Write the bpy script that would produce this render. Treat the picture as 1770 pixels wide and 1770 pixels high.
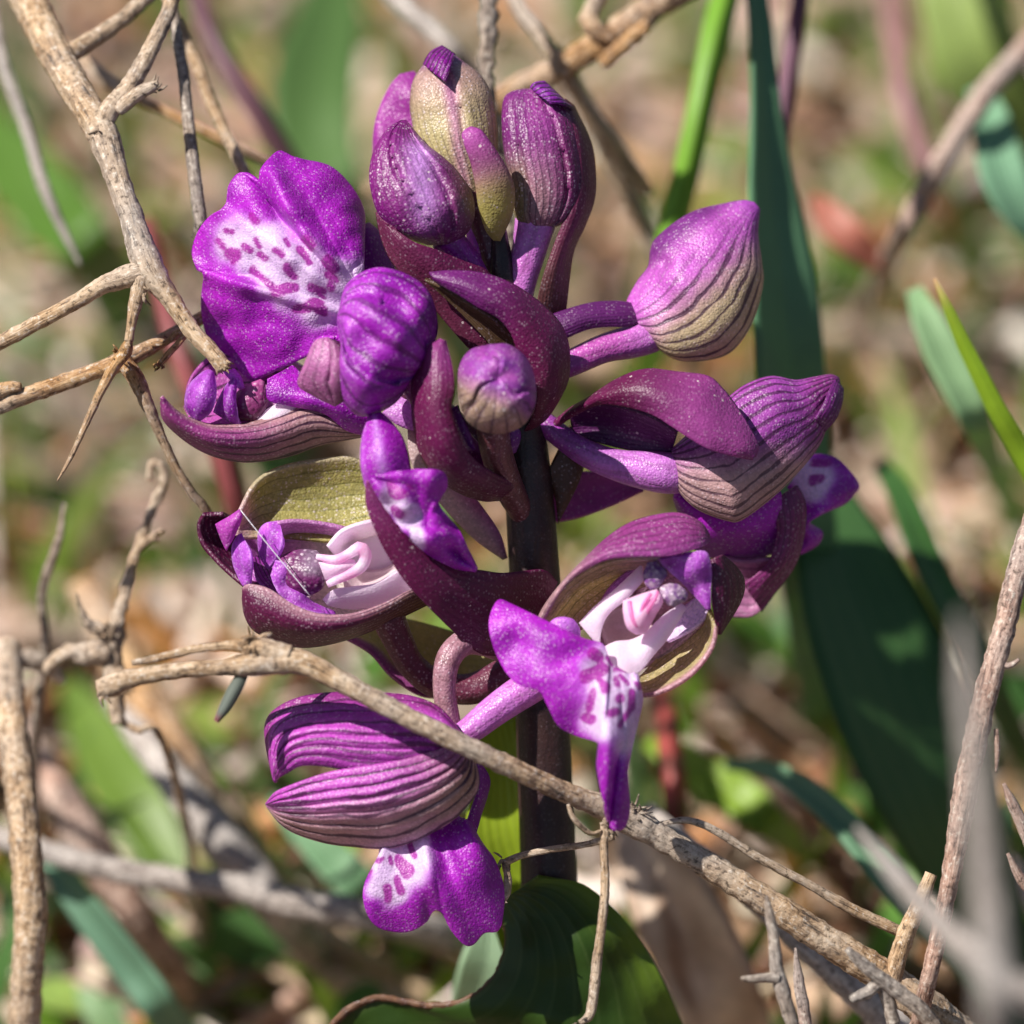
import bpy, math, random
import numpy as np
from mathutils import Vector, Matrix, noise

R = math.radians
sc = bpy.context.scene
for o in list(bpy.data.objects):
    bpy.data.objects.remove(o)

# ------------------------------------------------------------------ camera
PITCH = R(32.0)
S = 350.0                      # mm, lens to the plane of focus
FRAME = 54.0                   # mm, width of the picture at that plane
K = 1770.0 / FRAME             # photo pixels per mm there
H = 50.0                       # mm, height of the picture centre above the soil
fw = Vector((0, math.cos(PITCH), -math.sin(PITCH)))
up = Vector((0, math.sin(PITCH), math.cos(PITCH)))
rt = Vector((1, 0, 0))
CAM = Vector((0, 0, H)) - fw * S
cd = bpy.data.cameras.new('camera')
cam = bpy.data.objects.new('camera', cd)
sc.collection.objects.link(cam)
cam.matrix_world = Matrix.Translation(CAM * 0.001) @ Matrix((
    (rt.x, up.x, -fw.x, 0), (rt.y, up.y, -fw.y, 0), (rt.z, up.z, -fw.z, 0), (0, 0, 0, 1)))
cd.sensor_width = 36.0
cd.lens = 36.0 * S / FRAME
cd.clip_start = 0.01
cd.clip_end = 500.0
cd.dof.use_dof = True
cd.dof.focus_distance = (S - 3.0) * 0.001
cd.dof.aperture_fstop = cd.lens / 10.0      # about a 10 mm wide entrance pupil
cd.dof.aperture_blades = 0
sc.camera = cam

# ------------------------------------------------------------------ light
SUN_C = Vector((-0.55, 0.59, 0.59)).normalized()         # right, up, towards the camera
SUN = (rt * SUN_C.x + up * SUN_C.y - fw * SUN_C.z).normalized()
w = bpy.data.worlds.new('World')
sc.world = w
w.use_nodes = True
wn = w.node_tree
bg = wn.nodes['Background']
sky = wn.nodes.new('ShaderNodeTexSky')
sky.sky_type = 'NISHITA'
sky.sun_disc = False
sky.sun_elevation = math.asin(SUN.z)
sky.sun_rotation = math.atan2(SUN.x, SUN.y)
wn.links.new(sky.outputs[0], bg.inputs[0])
bg.inputs[1].default_value = 0.05
sd = bpy.data.lights.new('sun', 'SUN')
sd.energy = 5.0
sd.angle = R(0.53)
sd.color = (1.0, 0.95, 0.88)
so = bpy.data.objects.new('sun', sd)
sc.collection.objects.link(so)
so.rotation_euler = (-SUN).to_track_quat('-Z', 'Y').to_euler()
so.location = (0, 0, 2)

sc.view_settings.view_transform = 'Standard'
sc.view_settings.look = 'None'
sc.view_settings.exposure = 0.48
sc.view_settings.gamma = 1.0
sc.view_settings.use_curve_mapping = False
sc.cycles.use_denoising = True
sc.cycles.max_bounces = 8
sc.cycles.diffuse_bounces = 4
sc.cycles.transmission_bounces = 6
sc.cycles.sample_clamp_indirect = 6.0

# ------------------------------------------------------------------ space helpers (mm)
def W(px, py, d=0.0):
    """photo pixel + depth towards the camera (mm from the focal plane) -> world mm"""
    z = S - d
    k = z / S / K
    return CAM + fw * z + rt * ((px - 885) * k) + up * ((885 - py) * k)

def ground_d(px, py, h=0.0):
    """depth at which the pixel's ray meets the soil (height h)"""
    v = fw * S + rt * ((px - 885) / K) + up * ((885 - py) / K)
    t = (h - CAM.z) / v.z
    return S - t * S

def srgb(r, g, b):
    def f(c):
        c /= 255.0
        return c / 12.92 if c <= 0.04045 else ((c + 0.055) / 1.055) ** 2.4
    return (f(r), f(g), f(b))

def mix(a, b, t):
    t = max(0.0, min(1.0, t))
    return tuple(x + (y - x) * t for x, y in zip(a, b))

def sstep(a, b, x):
    t = max(0.0, min(1.0, (x - a) / (b - a)))
    return t * t * (3 - 2 * t)

def cr(P, n):
    """Catmull-Rom through P (any dimension), n+1 points evenly spaced by length"""
    P = np.array(P, float)
    if len(P) == 2:
        t = np.linspace(0, 1, n + 1)[:, None]
        return P[0] * (1 - t) + P[1] * t
    Q = np.vstack([2 * P[0] - P[1], P, 2 * P[-1] - P[-2]])
    out = []
    for i in range(1, len(Q) - 2):
        p0, p1, p2, p3 = Q[i - 1:i + 3]
        for t in np.linspace(0, 1, 14, endpoint=False):
            out.append(0.5 * (2 * p1 + (p2 - p0) * t + (2 * p0 - 5 * p1 + 4 * p2 - p3) * t * t
                              + (3 * p1 - p0 - 3 * p2 + p3) * t ** 3))
    out.append(P[-1])
    out = np.array(out)
    k = min(3, out.shape[1])
    L = np.r_[0, np.cumsum(np.linalg.norm(np.diff(out[:, :k] * np.array([1, 1, K][:k]), axis=0), axis=1))]
    tt = np.linspace(0, L[-1], n + 1)
    return np.stack([np.interp(tt, L, out[:, j]) for j in range(out.shape[1])], 1)

# ------------------------------------------------------------------ object helpers
C = sc.collection

def link(name, me, mat, parent=None, origin=None):
    o = bpy.data.objects.new(name, me)
    C.objects.link(o)
    if mat:
        me.materials.append(mat)
    if parent:
        o.parent = parent
    return o

def tag(o, label, cat, group=None, kind=None):
    o['label'] = label
    o['category'] = cat
    if not group and not kind:
        group = {'branch': 'dry twigs around the orchid', 'stalk': 'dry twigs around the orchid', 'stick': 'dry twigs around the orchid', 'twig': 'dry twigs around the orchid',
                 'leaf': 'leaves and grass round the orchid', 'grass': 'leaves and grass round the orchid', 'stem': 'coloured stems behind the orchid'}.get(cat)
    if group:
        o['group'] = group
    if kind:
        o['kind'] = kind
    return o

def mesh(name, verts, faces, uvs=None, cols=None, smooth=True):
    """verts in world mm (the object sits at the world origin, or its parent empties do)"""
    me = bpy.data.meshes.new(name)
    V = np.asarray(verts, dtype=np.float64) * 0.001
    me.from_pydata(V.tolist(), [], faces)
    if smooth:
        me.polygons.foreach_set('use_smooth', [True] * len(me.polygons))
    if uvs is not None:
        lay = me.uv_layers.new(name='UVMap')
        idx = np.empty(len(me.loops), int)
        me.loops.foreach_get('vertex_index', idx)
        lay.data.foreach_set('uv', np.asarray(uvs, dtype=np.float32)[idx].ravel())
    if cols is not None:
        a = me.color_attributes.new('Col', 'FLOAT_COLOR', 'POINT')
        a.data.foreach_set('color', np.asarray(cols, dtype=np.float32).ravel())
    me.update()
    return me

def grid_faces(nu, nv, wrap=False):
    f = []
    w_ = nu if wrap else nu + 1
    for j in range(nv):
        for i in range(nu):
            a = j * w_ + i
            b = j * w_ + (i + 1) % w_
            f.append((a, b, b + w_, a + w_))
    return f

def col4(c):
    return tuple(c) + (1.0,) if len(c) == 3 else tuple(c)

def loft(name, A, B, col, mat, parent, bulge=0.0, nu=26, nv=60, thick=0.22, wav=0.12, wfreq=0.35,
         rip=0.0, ripn=5, pow_=1.0, dz=None, taper=0.5, curl=0.0, seed=0):
    """a petal, sepal, bract or leaf: a curved sheet between two edges, with real thickness.
    col(px,py,u,v)->rgb or rgba (alpha scales the veins)."""
    a = cr(A, nv)
    b = cr(B, nv)
    vs, uv, cc = [], [], []
    for j in range(nv + 1):
        v = j / nv
        tv = max(0.0, math.sin(math.pi * min(max(v, 0.02), 0.98))) ** taper
        for i in range(nu + 1):
            u = i / nu
            p = a[j] * (1 - u) + b[j] * u
            sh = math.sin(math.pi * u) ** pow_
            d = p[2] + bulge * tv * sh
            if curl:
                d -= curl * (abs(2 * u - 1) ** 4)
            if rip:
                d += rip * math.sin(math.pi * u) * math.sin(2 * math.pi * ripn * u + seed)
            d += wav * noise.noise(Vector((p[0] / K * wfreq, p[1] / K * wfreq, seed * 3.1))) * 1.5
            if dz:
                d += dz(p[0], p[1], u, v)
            vs.append(W(p[0], p[1], d))
            uv.append((u, v))
            cc.append(col4(col(p[0], p[1], u, v)))
    me = mesh(name, vs, grid_faces(nu, nv), uv, cc)
    o = link(name, me, mat, parent)
    m = o.modifiers.new('thickness', 'SOLIDIFY')
    m.thickness = thick * 0.001
    m.offset = 0
    m.use_rim = True
    return o

def pod(name, A, B, col, mat, parent, fr=0.8, bk=0.8, nu=96, nv=70, lobes=0.0, nl=5, wav=0.1, dz=None, seed=0, seams=()):
    """a closed swollen body (bud, knob) between two outline edges"""
    a = cr(A, nv)
    b = cr(B, nv)
    vs, uv, cc = [], [], []
    for j in range(nv + 1):
        v = j / nv
        c = (a[j] + b[j]) / 2
        h = (b[j] - a[j]) / 2
        rad = math.hypot(h[0], h[1]) / K
        for i in range(nu):
            an = 2 * math.pi * i / nu
            k = 1 + lobes * math.cos(nl * an + seed)
            p = c - h * math.cos(an) * k
            d = p[2] + rad * math.sin(an) * (fr if an < math.pi else bk) * k
            d += wav * noise.noise(Vector((p[0] / K * 0.5, p[1] / K * 0.5, seed * 2.7 + (0 if an < math.pi else 9))))
            if an < math.pi:
                for u0, sl, st in seams:
                    e = an / math.pi - u0 - sl * v
                    k2 = math.sin(math.pi * min(max(v, .02), .98)) ** .5
                    d += st * k2 * (math.exp(-abs(e) / .16) * (1 if e > 0 else 0) - .6 * math.exp(-(e / .03) ** 2))
            if dz and an < math.pi:
                d += dz(p[0], p[1], an / math.pi, v)
            vs.append(W(p[0], p[1], d))
            uv.append((abs(1 - an / math.pi), v))
            cc.append(col4(col(p[0], p[1], an / math.pi if an <= math.pi else 2 - an / math.pi, v)))
    f = grid_faces(nu, nv, True)
    f.append(tuple(range(nu - 1, -1, -1)))
    n0 = nv * nu
    f.append(tuple(range(n0, n0 + nu)))
    return link(name, mesh(name, vs, f, uv, cc), mat, parent)

def dome(name, cx, cy, ring, prof, col, mat, parent, nu=96, seams=(), wav=.15):
    """a bud seen end-on: rings round a tip that points to the camera; prof = (scale, depth, dx, dy)"""
    rg_ = cr(list(ring) + [ring[0]], nu)[:-1]
    pr = cr(prof, 40)
    vs, uv, cc = [], [], []
    for j, (k, d0, dx, dy) in enumerate(pr):
        for i in range(nu):
            x = cx + dx + (rg_[i][0] - cx) * k
            y = cy + dy + (rg_[i][1] - cy) * k
            d = d0 + wav * noise.noise(Vector((x * .03, y * .03, 3)))
            for a0, st in seams:
                e = (i / nu - a0 - .03 * math.sin(j * .12) + .5) % 1 - .5
                d += st * (math.exp(-abs(e) / .09) * (1 if e > 0 else 0) - .7 * math.exp(-(e / .018) ** 2)) * min(1, k * 1.6)
            vs.append(W(x, y, d))
            uv.append((i / nu, j / 40))
            cc.append(col4(col(x, y, i / nu, j / 40)))
    f = grid_faces(nu, 40, True)
    f.append(tuple(range(nu - 1, -1, -1)))
    f.append(tuple(range(40 * nu, 41 * nu)))
    return link(name, mesh(name, vs, f, uv, cc), mat, parent)

def tube_data(P, sides=12, step=7.0, rough=0.0, rfreq=1.2, seed=0.0, flat=1.0):
    """P: (px,py,d,radius px). returns verts (world mm), faces, uvs (round, mm along)"""
    P = np.array(P, float)
    L = np.sum(np.linalg.norm(np.diff(P[:, :3] * np.array([1, 1, K]), axis=0), axis=1))
    n = max(4, int(L / step))
    q = cr(P, n)
    pts = [W(*p[:3]) for p in q]
    rad = [max(0.02, p[3] / K * (S - p[2]) / S) for p in q]
    vs, uv = [], []
    nrm = None
    acc = 0.0
    for j, p in enumerate(pts):
        t = (pts[min(j + 1, n)] - pts[max(j - 1, 0)]).normalized()
        if nrm is None:
            nrm = t.cross(Vector((0.3, -0.6, 0.74))).normalized()
        nrm = (nrm - t * nrm.dot(t)).normalized()
        bn = t.cross(nrm)
        if j:
            acc += (p - pts[j - 1]).length
        for i in range(sides):
            an = 2 * math.pi * i / sides
            r = rad[j]
            if rough:
                off = nrm * math.cos(an) * 1.2 + bn * math.sin(an) * 1.2
                r *= 1 + rough * (noise.noise((p + off * rad[j]) * rfreq + Vector((seed, 0, 0)))
                                  + 0.5 * noise.noise((p + off * rad[j]) * rfreq * 2.7 + Vector((0, seed, 0))))
            vs.append(p + (nrm * math.cos(an) + bn * math.sin(an) * flat) * r)
            uv.append((i / sides, acc))
    f = grid_faces(sides, n, True)
    f.append(tuple(range(sides - 1, -1, -1)))
    f.append(tuple(range(n * sides, n * sides + sides)))
    return vs, f, uv, q

def tube(name, P, col, mat, parent, sides=16, rough=0.0, rfreq=1.2, seed=0.0, step=7.0, flat=1.0):
    vs, f, uv, q = tube_data(P, sides, step, rough, rfreq, seed, flat)
    n = len(q) - 1
    cc = []
    for j in range(n + 1):
        for i in range(sides):
            cc.append(col4(col(q[j][0], q[j][1], i / sides, j / n)))
    return link(name, mesh(name, vs, f, uv, cc), mat, parent)

# ------------------------------------------------------------------ materials
def new_mat(name):
    m = bpy.data.materials.new(name)
    m.use_nodes = True
    nt = m.node_tree
    nt.nodes.clear()
    return m, nt, nt.nodes, nt.links

def nd(ns, t, **kw):
    n = ns.new(t)
    for k, v in kw.items():
        setattr(n, k, v)
    return n

def math_(ns, ls, op, a, b=None, c=None, clamp=False):
    n = ns.new('ShaderNodeMath')
    n.operation = op
    n.use_clamp = clamp
    for i, x in enumerate((a, b, c)):
        if x is None:
            continue
        if isinstance(x, (int, float)):
            n.inputs[i].default_value = x
        else:
            ls.new(x, n.inputs[i])
    return n.outputs[0]

def mixrgb(ns, ls, f, a, b, bt='MIX'):
    n = ns.new('ShaderNodeMix')
    n.data_type = 'RGBA'
    n.blend_type = bt
    for i, x in ((0, f), (6, a), (7, b)):
        if isinstance(x, (int, float)):
            n.inputs[i].default_value = x
        elif isinstance(x, tuple):
            n.inputs[i].default_value = x if len(x) == 4 else x + (1,)
        else:
            ls.new(x, n.inputs[i])
    return n.outputs[2]

def ntex(ns, ls, vec, scale, detail=2.0, rough=0.5, dist=0.0):
    n = ns.new('ShaderNodeTexNoise')
    n.inputs['Scale'].default_value = scale
    n.inputs['Detail'].default_value = detail
    n.inputs['Roughness'].default_value = rough
    n.inputs['Distortion'].default_value = dist
    ls.new(vec, n.inputs['Vector'])
    return n.outputs['Fac']

def ramp(ns, ls, fac, stops):
    n = ns.new('ShaderNodeValToRGB')
    e = n.color_ramp.elements
    while len(e) < len(stops):
        e.new(0.5)
    for x, (p, c) in zip(e, stops):
        x.position = p
        x.color = c if len(c) == 4 else tuple(c) + (1,)
    ls.new(fac, n.inputs[0])
    return n.outputs[0]

def petal_mat(name, veins=0, vein_col=(0.05, 0.005, 0.05), vein_amt=0.75, trans=0.28, rough=0.42,
              grain=0.55, dust=0.0, mottle=0.35, width=0.34, spec=0.55, sheen=0.0, fine=7600.0, puff_h=1.8):
    m, nt, ns, ls = new_mat(name)
    out = nd(ns, 'ShaderNodeOutputMaterial')
    at = nd(ns, 'ShaderNodeAttribute', attribute_name='Col')
    tc = nd(ns, 'ShaderNodeTexCoord')
    obj = tc.outputs['Object']
    base = at.outputs['Color']
    n1 = ntex(ns, ls, obj, 700, 3.0)
    mval = math_(ns, ls, 'MULTIPLY_ADD', n1, mottle * 2, 1 - mottle)
    comb = nd(ns, 'ShaderNodeCombineColor')
    for i in range(3):
        ls.new(mval, comb.inputs[i])
    base = mixrgb(ns, ls, 1.0, base, comb.outputs[0], 'MULTIPLY')
    height = None
    if veins:
        uvn = nd(ns, 'ShaderNodeUVMap', uv_map='UVMap')
        sp = nd(ns, 'ShaderNodeSeparateXYZ')
        ls.new(uvn.outputs[0], sp.inputs[0])
        wob = ntex(ns, ls, obj, 240, 3.0, 0.55)
        u = math_(ns, ls, 'MULTIPLY_ADD', wob, 1.5 / veins, sp.outputs[0])
        x = math_(ns, ls, 'MULTIPLY', u, float(veins))
        fr = math_(ns, ls, 'FRACT', x)
        tri = math_(ns, ls, 'ABSOLUTE', math_(ns, ls, 'MULTIPLY_ADD', fr, 2.0, -1.0))
        brk = ntex(ns, ls, obj, 420, 3.0, 0.6)
        th = math_(ns, ls, 'MULTIPLY_ADD', brk, 2.6 * width, -0.35 * width)
        line = math_(ns, ls, 'DIVIDE', math_(ns, ls, 'SUBTRACT', th, tri), 0.2, clamp=True)
        amt = math_(ns, ls, 'MULTIPLY', line, at.outputs['Alpha'])
        amt = math_(ns, ls, 'MULTIPLY', amt, vein_amt)
        base = mixrgb(ns, ls, amt, base, vein_col)
        puff = math_(ns, ls, 'MULTIPLY', math_(ns, ls, 'POWER', tri, 0.6), at.outputs['Alpha'])
        height = math_(ns, ls, 'MULTIPLY', puff, puff_h)
    # papillae: every skin cell a tiny dome, some with a glint painted pale into the colour
    vo = nd(ns, 'ShaderNodeTexVoronoi')
    vo.inputs['Scale'].default_value = fine
    ls.new(obj, vo.inputs['Vector'])
    sel = nd(ns, 'ShaderNodeSeparateXYZ')
    ls.new(vo.outputs['Color'], sel.inputs[0])
    n2 = ntex(ns, ls, obj, 900, 2.0)
    gr = math_(ns, ls, 'MULTIPLY_ADD', sel.outputs[0], 4.0, -2.75, clamp=True)
    gr = math_(ns, ls, 'MULTIPLY', gr, math_(ns, ls, 'MULTIPLY_ADD', n2, 3.2, -0.9, clamp=True))
    core = math_(ns, ls, 'MULTIPLY_ADD', vo.outputs['Distance'], -2.6, 1.7, clamp=True)
    gr = math_(ns, ls, 'MULTIPLY', gr, core)
    if veins:
        gr = math_(ns, ls, 'MULTIPLY', gr, math_(ns, ls, 'MULTIPLY_ADD', amt, -0.8, 1.0))
    dk = math_(ns, ls, 'MULTIPLY_ADD', sel.outputs[1], 0.5 * grain, 1 - 0.3 * grain)
    comb2 = nd(ns, 'ShaderNodeCombineColor')
    for i in range(3):
        ls.new(dk, comb2.inputs[i])
    base = mixrgb(ns, ls, 1.0, base, comb2.outputs[0], 'MULTIPLY')
    pale = mixrgb(ns, ls, 0.72, base, (0.95, 0.8, 0.9))
    base = mixrgb(ns, ls, math_(ns, ls, 'MULTIPLY', gr, min(1.0, 1.0 * grain)), base, pale)
    cell = math_(ns, ls, 'MULTIPLY', math_(ns, ls, 'SUBTRACT', 1.0, vo.outputs['Distance']), math_(ns, ls, 'MULTIPLY_ADD', sel.outputs[2], 1.4, 0.5))
    height = cell if height is None else math_(ns, ls, 'ADD', height, cell)
    if dust:
        vd = nd(ns, 'ShaderNodeTexVoronoi')
        vd.inputs['Scale'].default_value = 2300
        ls.new(obj, vd.inputs['Vector'])
        sd2 = nd(ns, 'ShaderNodeSeparateXYZ')
        ls.new(vd.outputs['Color'], sd2.inputs[0])
        dot = math_(ns, ls, 'LESS_THAN', vd.outputs['Distance'], math_(ns, ls, 'MULTIPLY', sd2.outputs[1], 0.2))
        dot = math_(ns, ls, 'MULTIPLY', dot, math_(ns, ls, 'LESS_THAN', sd2.outputs[0], dust * 1.6))
        base = mixrgb(ns, ls, math_(ns, ls, 'MULTIPLY', dot, .8), base, (0.8, 0.68, 0.68))
    bp = nd(ns, 'ShaderNodeBump')
    bp.inputs['Strength'].default_value = 0.24 + 0.2 * grain
    bp.inputs['Distance'].default_value = 0.00007
    ls.new(height, bp.inputs['Height'])
    p = nd(ns, 'ShaderNodeBsdfPrincipled')
    ls.new(base, p.inputs['Base Color'])
    p.inputs['Roughness'].default_value = rough
    p.inputs['Specular IOR Level'].default_value = spec
    p.inputs['Sheen Weight'].default_value = sheen
    ls.new(bp.outputs[0], p.inputs['Normal'])
    tr = nd(ns, 'ShaderNodeBsdfTranslucent')
    hs = nd(ns, 'ShaderNodeHueSaturation')
    hs.inputs['Saturation'].default_value = 1.05
    hs.inputs['Value'].default_value = 1.5
    ls.new(base, hs.inputs['Color'])
    ls.new(hs.outputs[0], tr.inputs['Color'])
    mx = nd(ns, 'ShaderNodeMixShader')
    mx.inputs[0].default_value = trans
    ls.new(p.outputs[0], mx.inputs[1])
    ls.new(tr.outputs[0], mx.inputs[2])
    ls.new(mx.outputs[0], out.inputs[0])
    return m

def leaf_mat(name, trans=0.35, rough=0.45, veins=14, var=0.3, spec=0.4):
    m, nt, ns, ls = new_mat(name)
    out = nd(ns, 'ShaderNodeOutputMaterial')
    at = nd(ns, 'ShaderNodeAttribute', attribute_name='Col')
    tc = nd(ns, 'ShaderNodeTexCoord')
    obj = tc.outputs['Object']
    n1 = ntex(ns, ls, obj, 260, 4.0, 0.6)
    comb = nd(ns, 'ShaderNodeCombineColor')
    v = math_(ns, ls, 'MULTIPLY_ADD', n1, var * 2, 1 - var)
    for i in range(3):
        ls.new(v, comb.inputs[i])
    base = mixrgb(ns, ls, 1.0, at.outputs['Color'], comb.outputs[0], 'MULTIPLY')
    h = ntex(ns, ls, obj, 2200, 2.0)
    if veins:
        uvn = nd(ns, 'ShaderNodeUVMap', uv_map='UVMap')
        sp = nd(ns, 'ShaderNodeSeparateXYZ')
        ls.new(uvn.outputs[0], sp.inputs[0])
        x = math_(ns, ls, 'MULTIPLY', sp.outputs[0], float(veins) * 6.2832)
        s = math_(ns, ls, 'SINE', x)
        h = math_(ns, ls, 'MULTIPLY_ADD', s, 0.5, h)
        ln = math_(ns, ls, 'MULTIPLY_ADD', s, 1.6, -1.1, clamp=True)
        base = mixrgb(ns, ls, math_(ns, ls, 'MULTIPLY', ln, 0.16), base, (0.25, 0.34, 0.12))
    bp = nd(ns, 'ShaderNodeBump')
    bp.inputs['Strength'].default_value = 0.4
    bp.inputs['Distance'].default_value = 0.00006
    ls.new(h, bp.inputs['Height'])
    p = nd(ns, 'ShaderNodeBsdfPrincipled')
    ls.new(base, p.inputs['Base Color'])
    p.inputs['Roughness'].default_value = rough
    p.inputs['Specular IOR Level'].default_value = spec
    ls.new(bp.outputs[0], p.inputs['Normal'])
    tr = nd(ns, 'ShaderNodeBsdfTranslucent')
    tcol = mixrgb(ns, ls, 1.0, base, (1.5, 1.4, 0.6), 'MULTIPLY')
    ls.new(tcol, tr.inputs['Color'])
    mx = nd(ns, 'ShaderNodeMixShader')
    mx.inputs[0].default_value = trans
    ls.new(p.outputs[0], mx.inputs[1])
    ls.new(tr.outputs[0], mx.inputs[2])
    ls.new(mx.outputs[0], out.inputs[0])
    return m

def bark_mat(name, light, mid, dark, streak=0.55, rough=0.85):
    m, nt, ns, ls = new_mat(name)
    out = nd(ns, 'ShaderNodeOutputMaterial')
    uvn = nd(ns, 'ShaderNodeUVMap', uv_map='UVMap')
    tc = nd(ns, 'ShaderNodeTexCoord')
    obj = tc.outputs['Object']
    mp = nd(ns, 'ShaderNodeMapping')
    mp.inputs['Scale'].default_value = (13.0, 0.38, 1.0)
    ls.new(uvn.outputs[0], mp.inputs[0])
    s1 = ntex(ns, ls, mp.outputs[0], 1.5, 6.0, 0.72)
    n1 = ntex(ns, ls, obj, 420, 6.0, 0.72)
    n2 = ntex(ns, ls, obj, 3600, 3.0, 0.65)
    f = math_(ns, ls, 'ADD', math_(ns, ls, 'MULTIPLY', s1, streak), math_(ns, ls, 'MULTIPLY', n1, 1 - streak))
    base = ramp(ns, ls, f, [(0.38, dark), (0.47, mid), (0.58, light), (0.70, mix(light, (0.8, 0.74, 0.66), 0.5))])
    pat = ntex(ns, ls, obj, 130, 3.0, 0.6)
    base = mixrgb(ns, ls, math_(ns, ls, 'MULTIPLY_ADD', pat, 4.0, -1.7, clamp=True), base,
                  mixrgb(ns, ls, 0.6, base, (0.42, 0.39, 0.37)))
    sp = math_(ns, ls, 'MULTIPLY_ADD', n2, 7.0, -3.9, clamp=True)
    base = mixrgb(ns, ls, math_(ns, ls, 'MULTIPLY', sp, 0.75), base, (0.82, 0.74, 0.64))
    dk = math_(ns, ls, 'MULTIPLY_ADD', n2, -8.0, 3.6, clamp=True)
    base = mixrgb(ns, ls, math_(ns, ls, 'MULTIPLY', dk, 0.75), base, (0.05, 0.035, 0.025))
    crk = math_(ns, ls, 'MULTIPLY_ADD', s1, -9.0, 4.0, clamp=True)
    base = mixrgb(ns, ls, math_(ns, ls, 'MULTIPLY', crk, 0.8), base, (0.04, 0.03, 0.024))
    h = math_(ns, ls, 'ADD', math_(ns, ls, 'MULTIPLY', s1, 1.3), math_(ns, ls, 'MULTIPLY', n2, 0.6))
    bp = nd(ns, 'ShaderNodeBump')
    bp.inputs['Strength'].default_value = 0.8
    bp.inputs['Distance'].default_value = 0.00015
    ls.new(h, bp.inputs['Height'])
    p = nd(ns, 'ShaderNodeBsdfPrincipled')
    ls.new(base, p.inputs['Base Color'])
    p.inputs['Roughness'].default_value = rough
    p.inputs['Specular IOR Level'].default_value = 0.25
    ls.new(bp.outputs[0], p.inputs['Normal'])
    ls.new(p.outputs[0], out.inputs[0])
    return m

def stuff_mat(name, trans=0.2, rough=0.7):
    m, nt, ns, ls = new_mat(name)
    out = nd(ns, 'ShaderNodeOutputMaterial')
    at = nd(ns, 'ShaderNodeAttribute', attribute_name='Col')
    tc = nd(ns, 'ShaderNodeTexCoord')
    n1 = ntex(ns, ls, tc.outputs['Object'], 500, 4.0, 0.6)
    comb = nd(ns, 'ShaderNodeCombineColor')
    v = math_(ns, ls, 'MULTIPLY_ADD', n1, 0.9, 0.55)
    for i in range(3):
        ls.new(v, comb.inputs[i])
    base = mixrgb(ns, ls, 1.0, at.outputs['Color'], comb.outputs[0], 'MULTIPLY')
    p = nd(ns, 'ShaderNodeBsdfPrincipled')
    ls.new(base, p.inputs['Base Color'])
    p.inputs['Roughness'].default_value = rough
    p.inputs['Specular IOR Level'].default_value = 0.35
    tr = nd(ns, 'ShaderNodeBsdfTranslucent')
    ls.new(mixrgb(ns, ls, 1.0, base, (1.6, 1.6, 0.9), 'MULTIPLY'), tr.inputs['Color'])
    mx = nd(ns, 'ShaderNodeMixShader')
    mx.inputs[0].default_value = trans
    ls.new(p.outputs[0], mx.inputs[1])
    ls.new(tr.outputs[0], mx.inputs[2])
    ls.new(mx.outputs[0], out.inputs[0])
    return m

def soil_mat():
    m, nt, ns, ls = new_mat('soil')
    out = nd(ns, 'ShaderNodeOutputMaterial')
    tc = nd(ns, 'ShaderNodeTexCoord')
    obj = tc.outputs['Object']
    n1 = ntex(ns, ls, obj, 60, 6.0, 0.65)
    n2 = ntex(ns, ls, obj, 420, 5.0, 0.6)
    base = ramp(ns, ls, n1, [(0.36, (0.014, 0.010, 0.007)), (0.58, (0.05, 0.036, 0.025)), (0.74, (0.18, 0.13, 0.09))])
    base = mixrgb(ns, ls, math_(ns, ls, 'MULTIPLY_ADD', n2, 4.0, -2.0, clamp=True), base, (0.36, 0.27, 0.2))
    bp = nd(ns, 'ShaderNodeBump')
    bp.inputs['Strength'].default_value = 0.8
    bp.inputs['Distance'].default_value = 0.001
    ls.new(n2, bp.inputs['Height'])
    p = nd(ns, 'ShaderNodeBsdfPrincipled')
    ls.new(base, p.inputs['Base Color'])
    p.inputs['Roughness'].default_value = 0.95
    p.inputs['Specular IOR Level'].default_value = 0.15
    ls.new(bp.outputs[0], p.inputs['Normal'])
    ls.new(p.outputs[0], out.inputs[0])
    return m

VEIN = (0.045, 0.008, 0.04)
M_HOOD7 = petal_mat('hood_veined', 8, VEIN, 0.95, 0.22, width=.36, puff_h=1.3)
M_HOOD5 = petal_mat('hood_few_veins', 6, VEIN, 0.9, 0.24, width=.38)
M_HOOD12 = petal_mat('hood_many_veins', 12, VEIN, 0.9, 0.2, width=0.38)
M_INNER = petal_mat('hood_inside', 6, (0.1, 0.11, 0.02), 0.75, 0.35, grain=0.8, width=0.2)
M_LIP = petal_mat('lip_velvet', 0, trans=0.3, rough=0.4, grain=0.6, mottle=0.16, fine=8600.0)
M_PETAL = petal_mat('petal', 0, trans=0.38, rough=0.42, grain=0.6, mottle=0.25)
M_WHITE = petal_mat('throat', 0, trans=0.45, rough=0.4, grain=0.15, mottle=0.08)
M_BRACT = petal_mat('bract', 9, (0.05, 0.01, 0.03), 0.25, 0.3, rough=0.42, grain=0.35, dust=0.16, mottle=0.35)
M_BUD = petal_mat('bud_skin', 16, VEIN, 0.7, 0.12, grain=0.7, dust=0.07, width=0.28)
M_BUDF = petal_mat('closed_hood_skin', 9, (0.07, 0.005, 0.08), 0.85, 0.15, grain=0.6, dust=0.03, width=0.34, puff_h=1.6)
M_OVARY = petal_mat('ovary_skin', 6, (0.09, 0.02, 0.05), 0.25, 0.15, rough=0.36, grain=0.6, mottle=0.2)
M_STEM = petal_mat('stem_skin', 6, (0.02, 0.01, 0.01), 0.4, 0.03, rough=0.4, grain=0.08)
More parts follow.
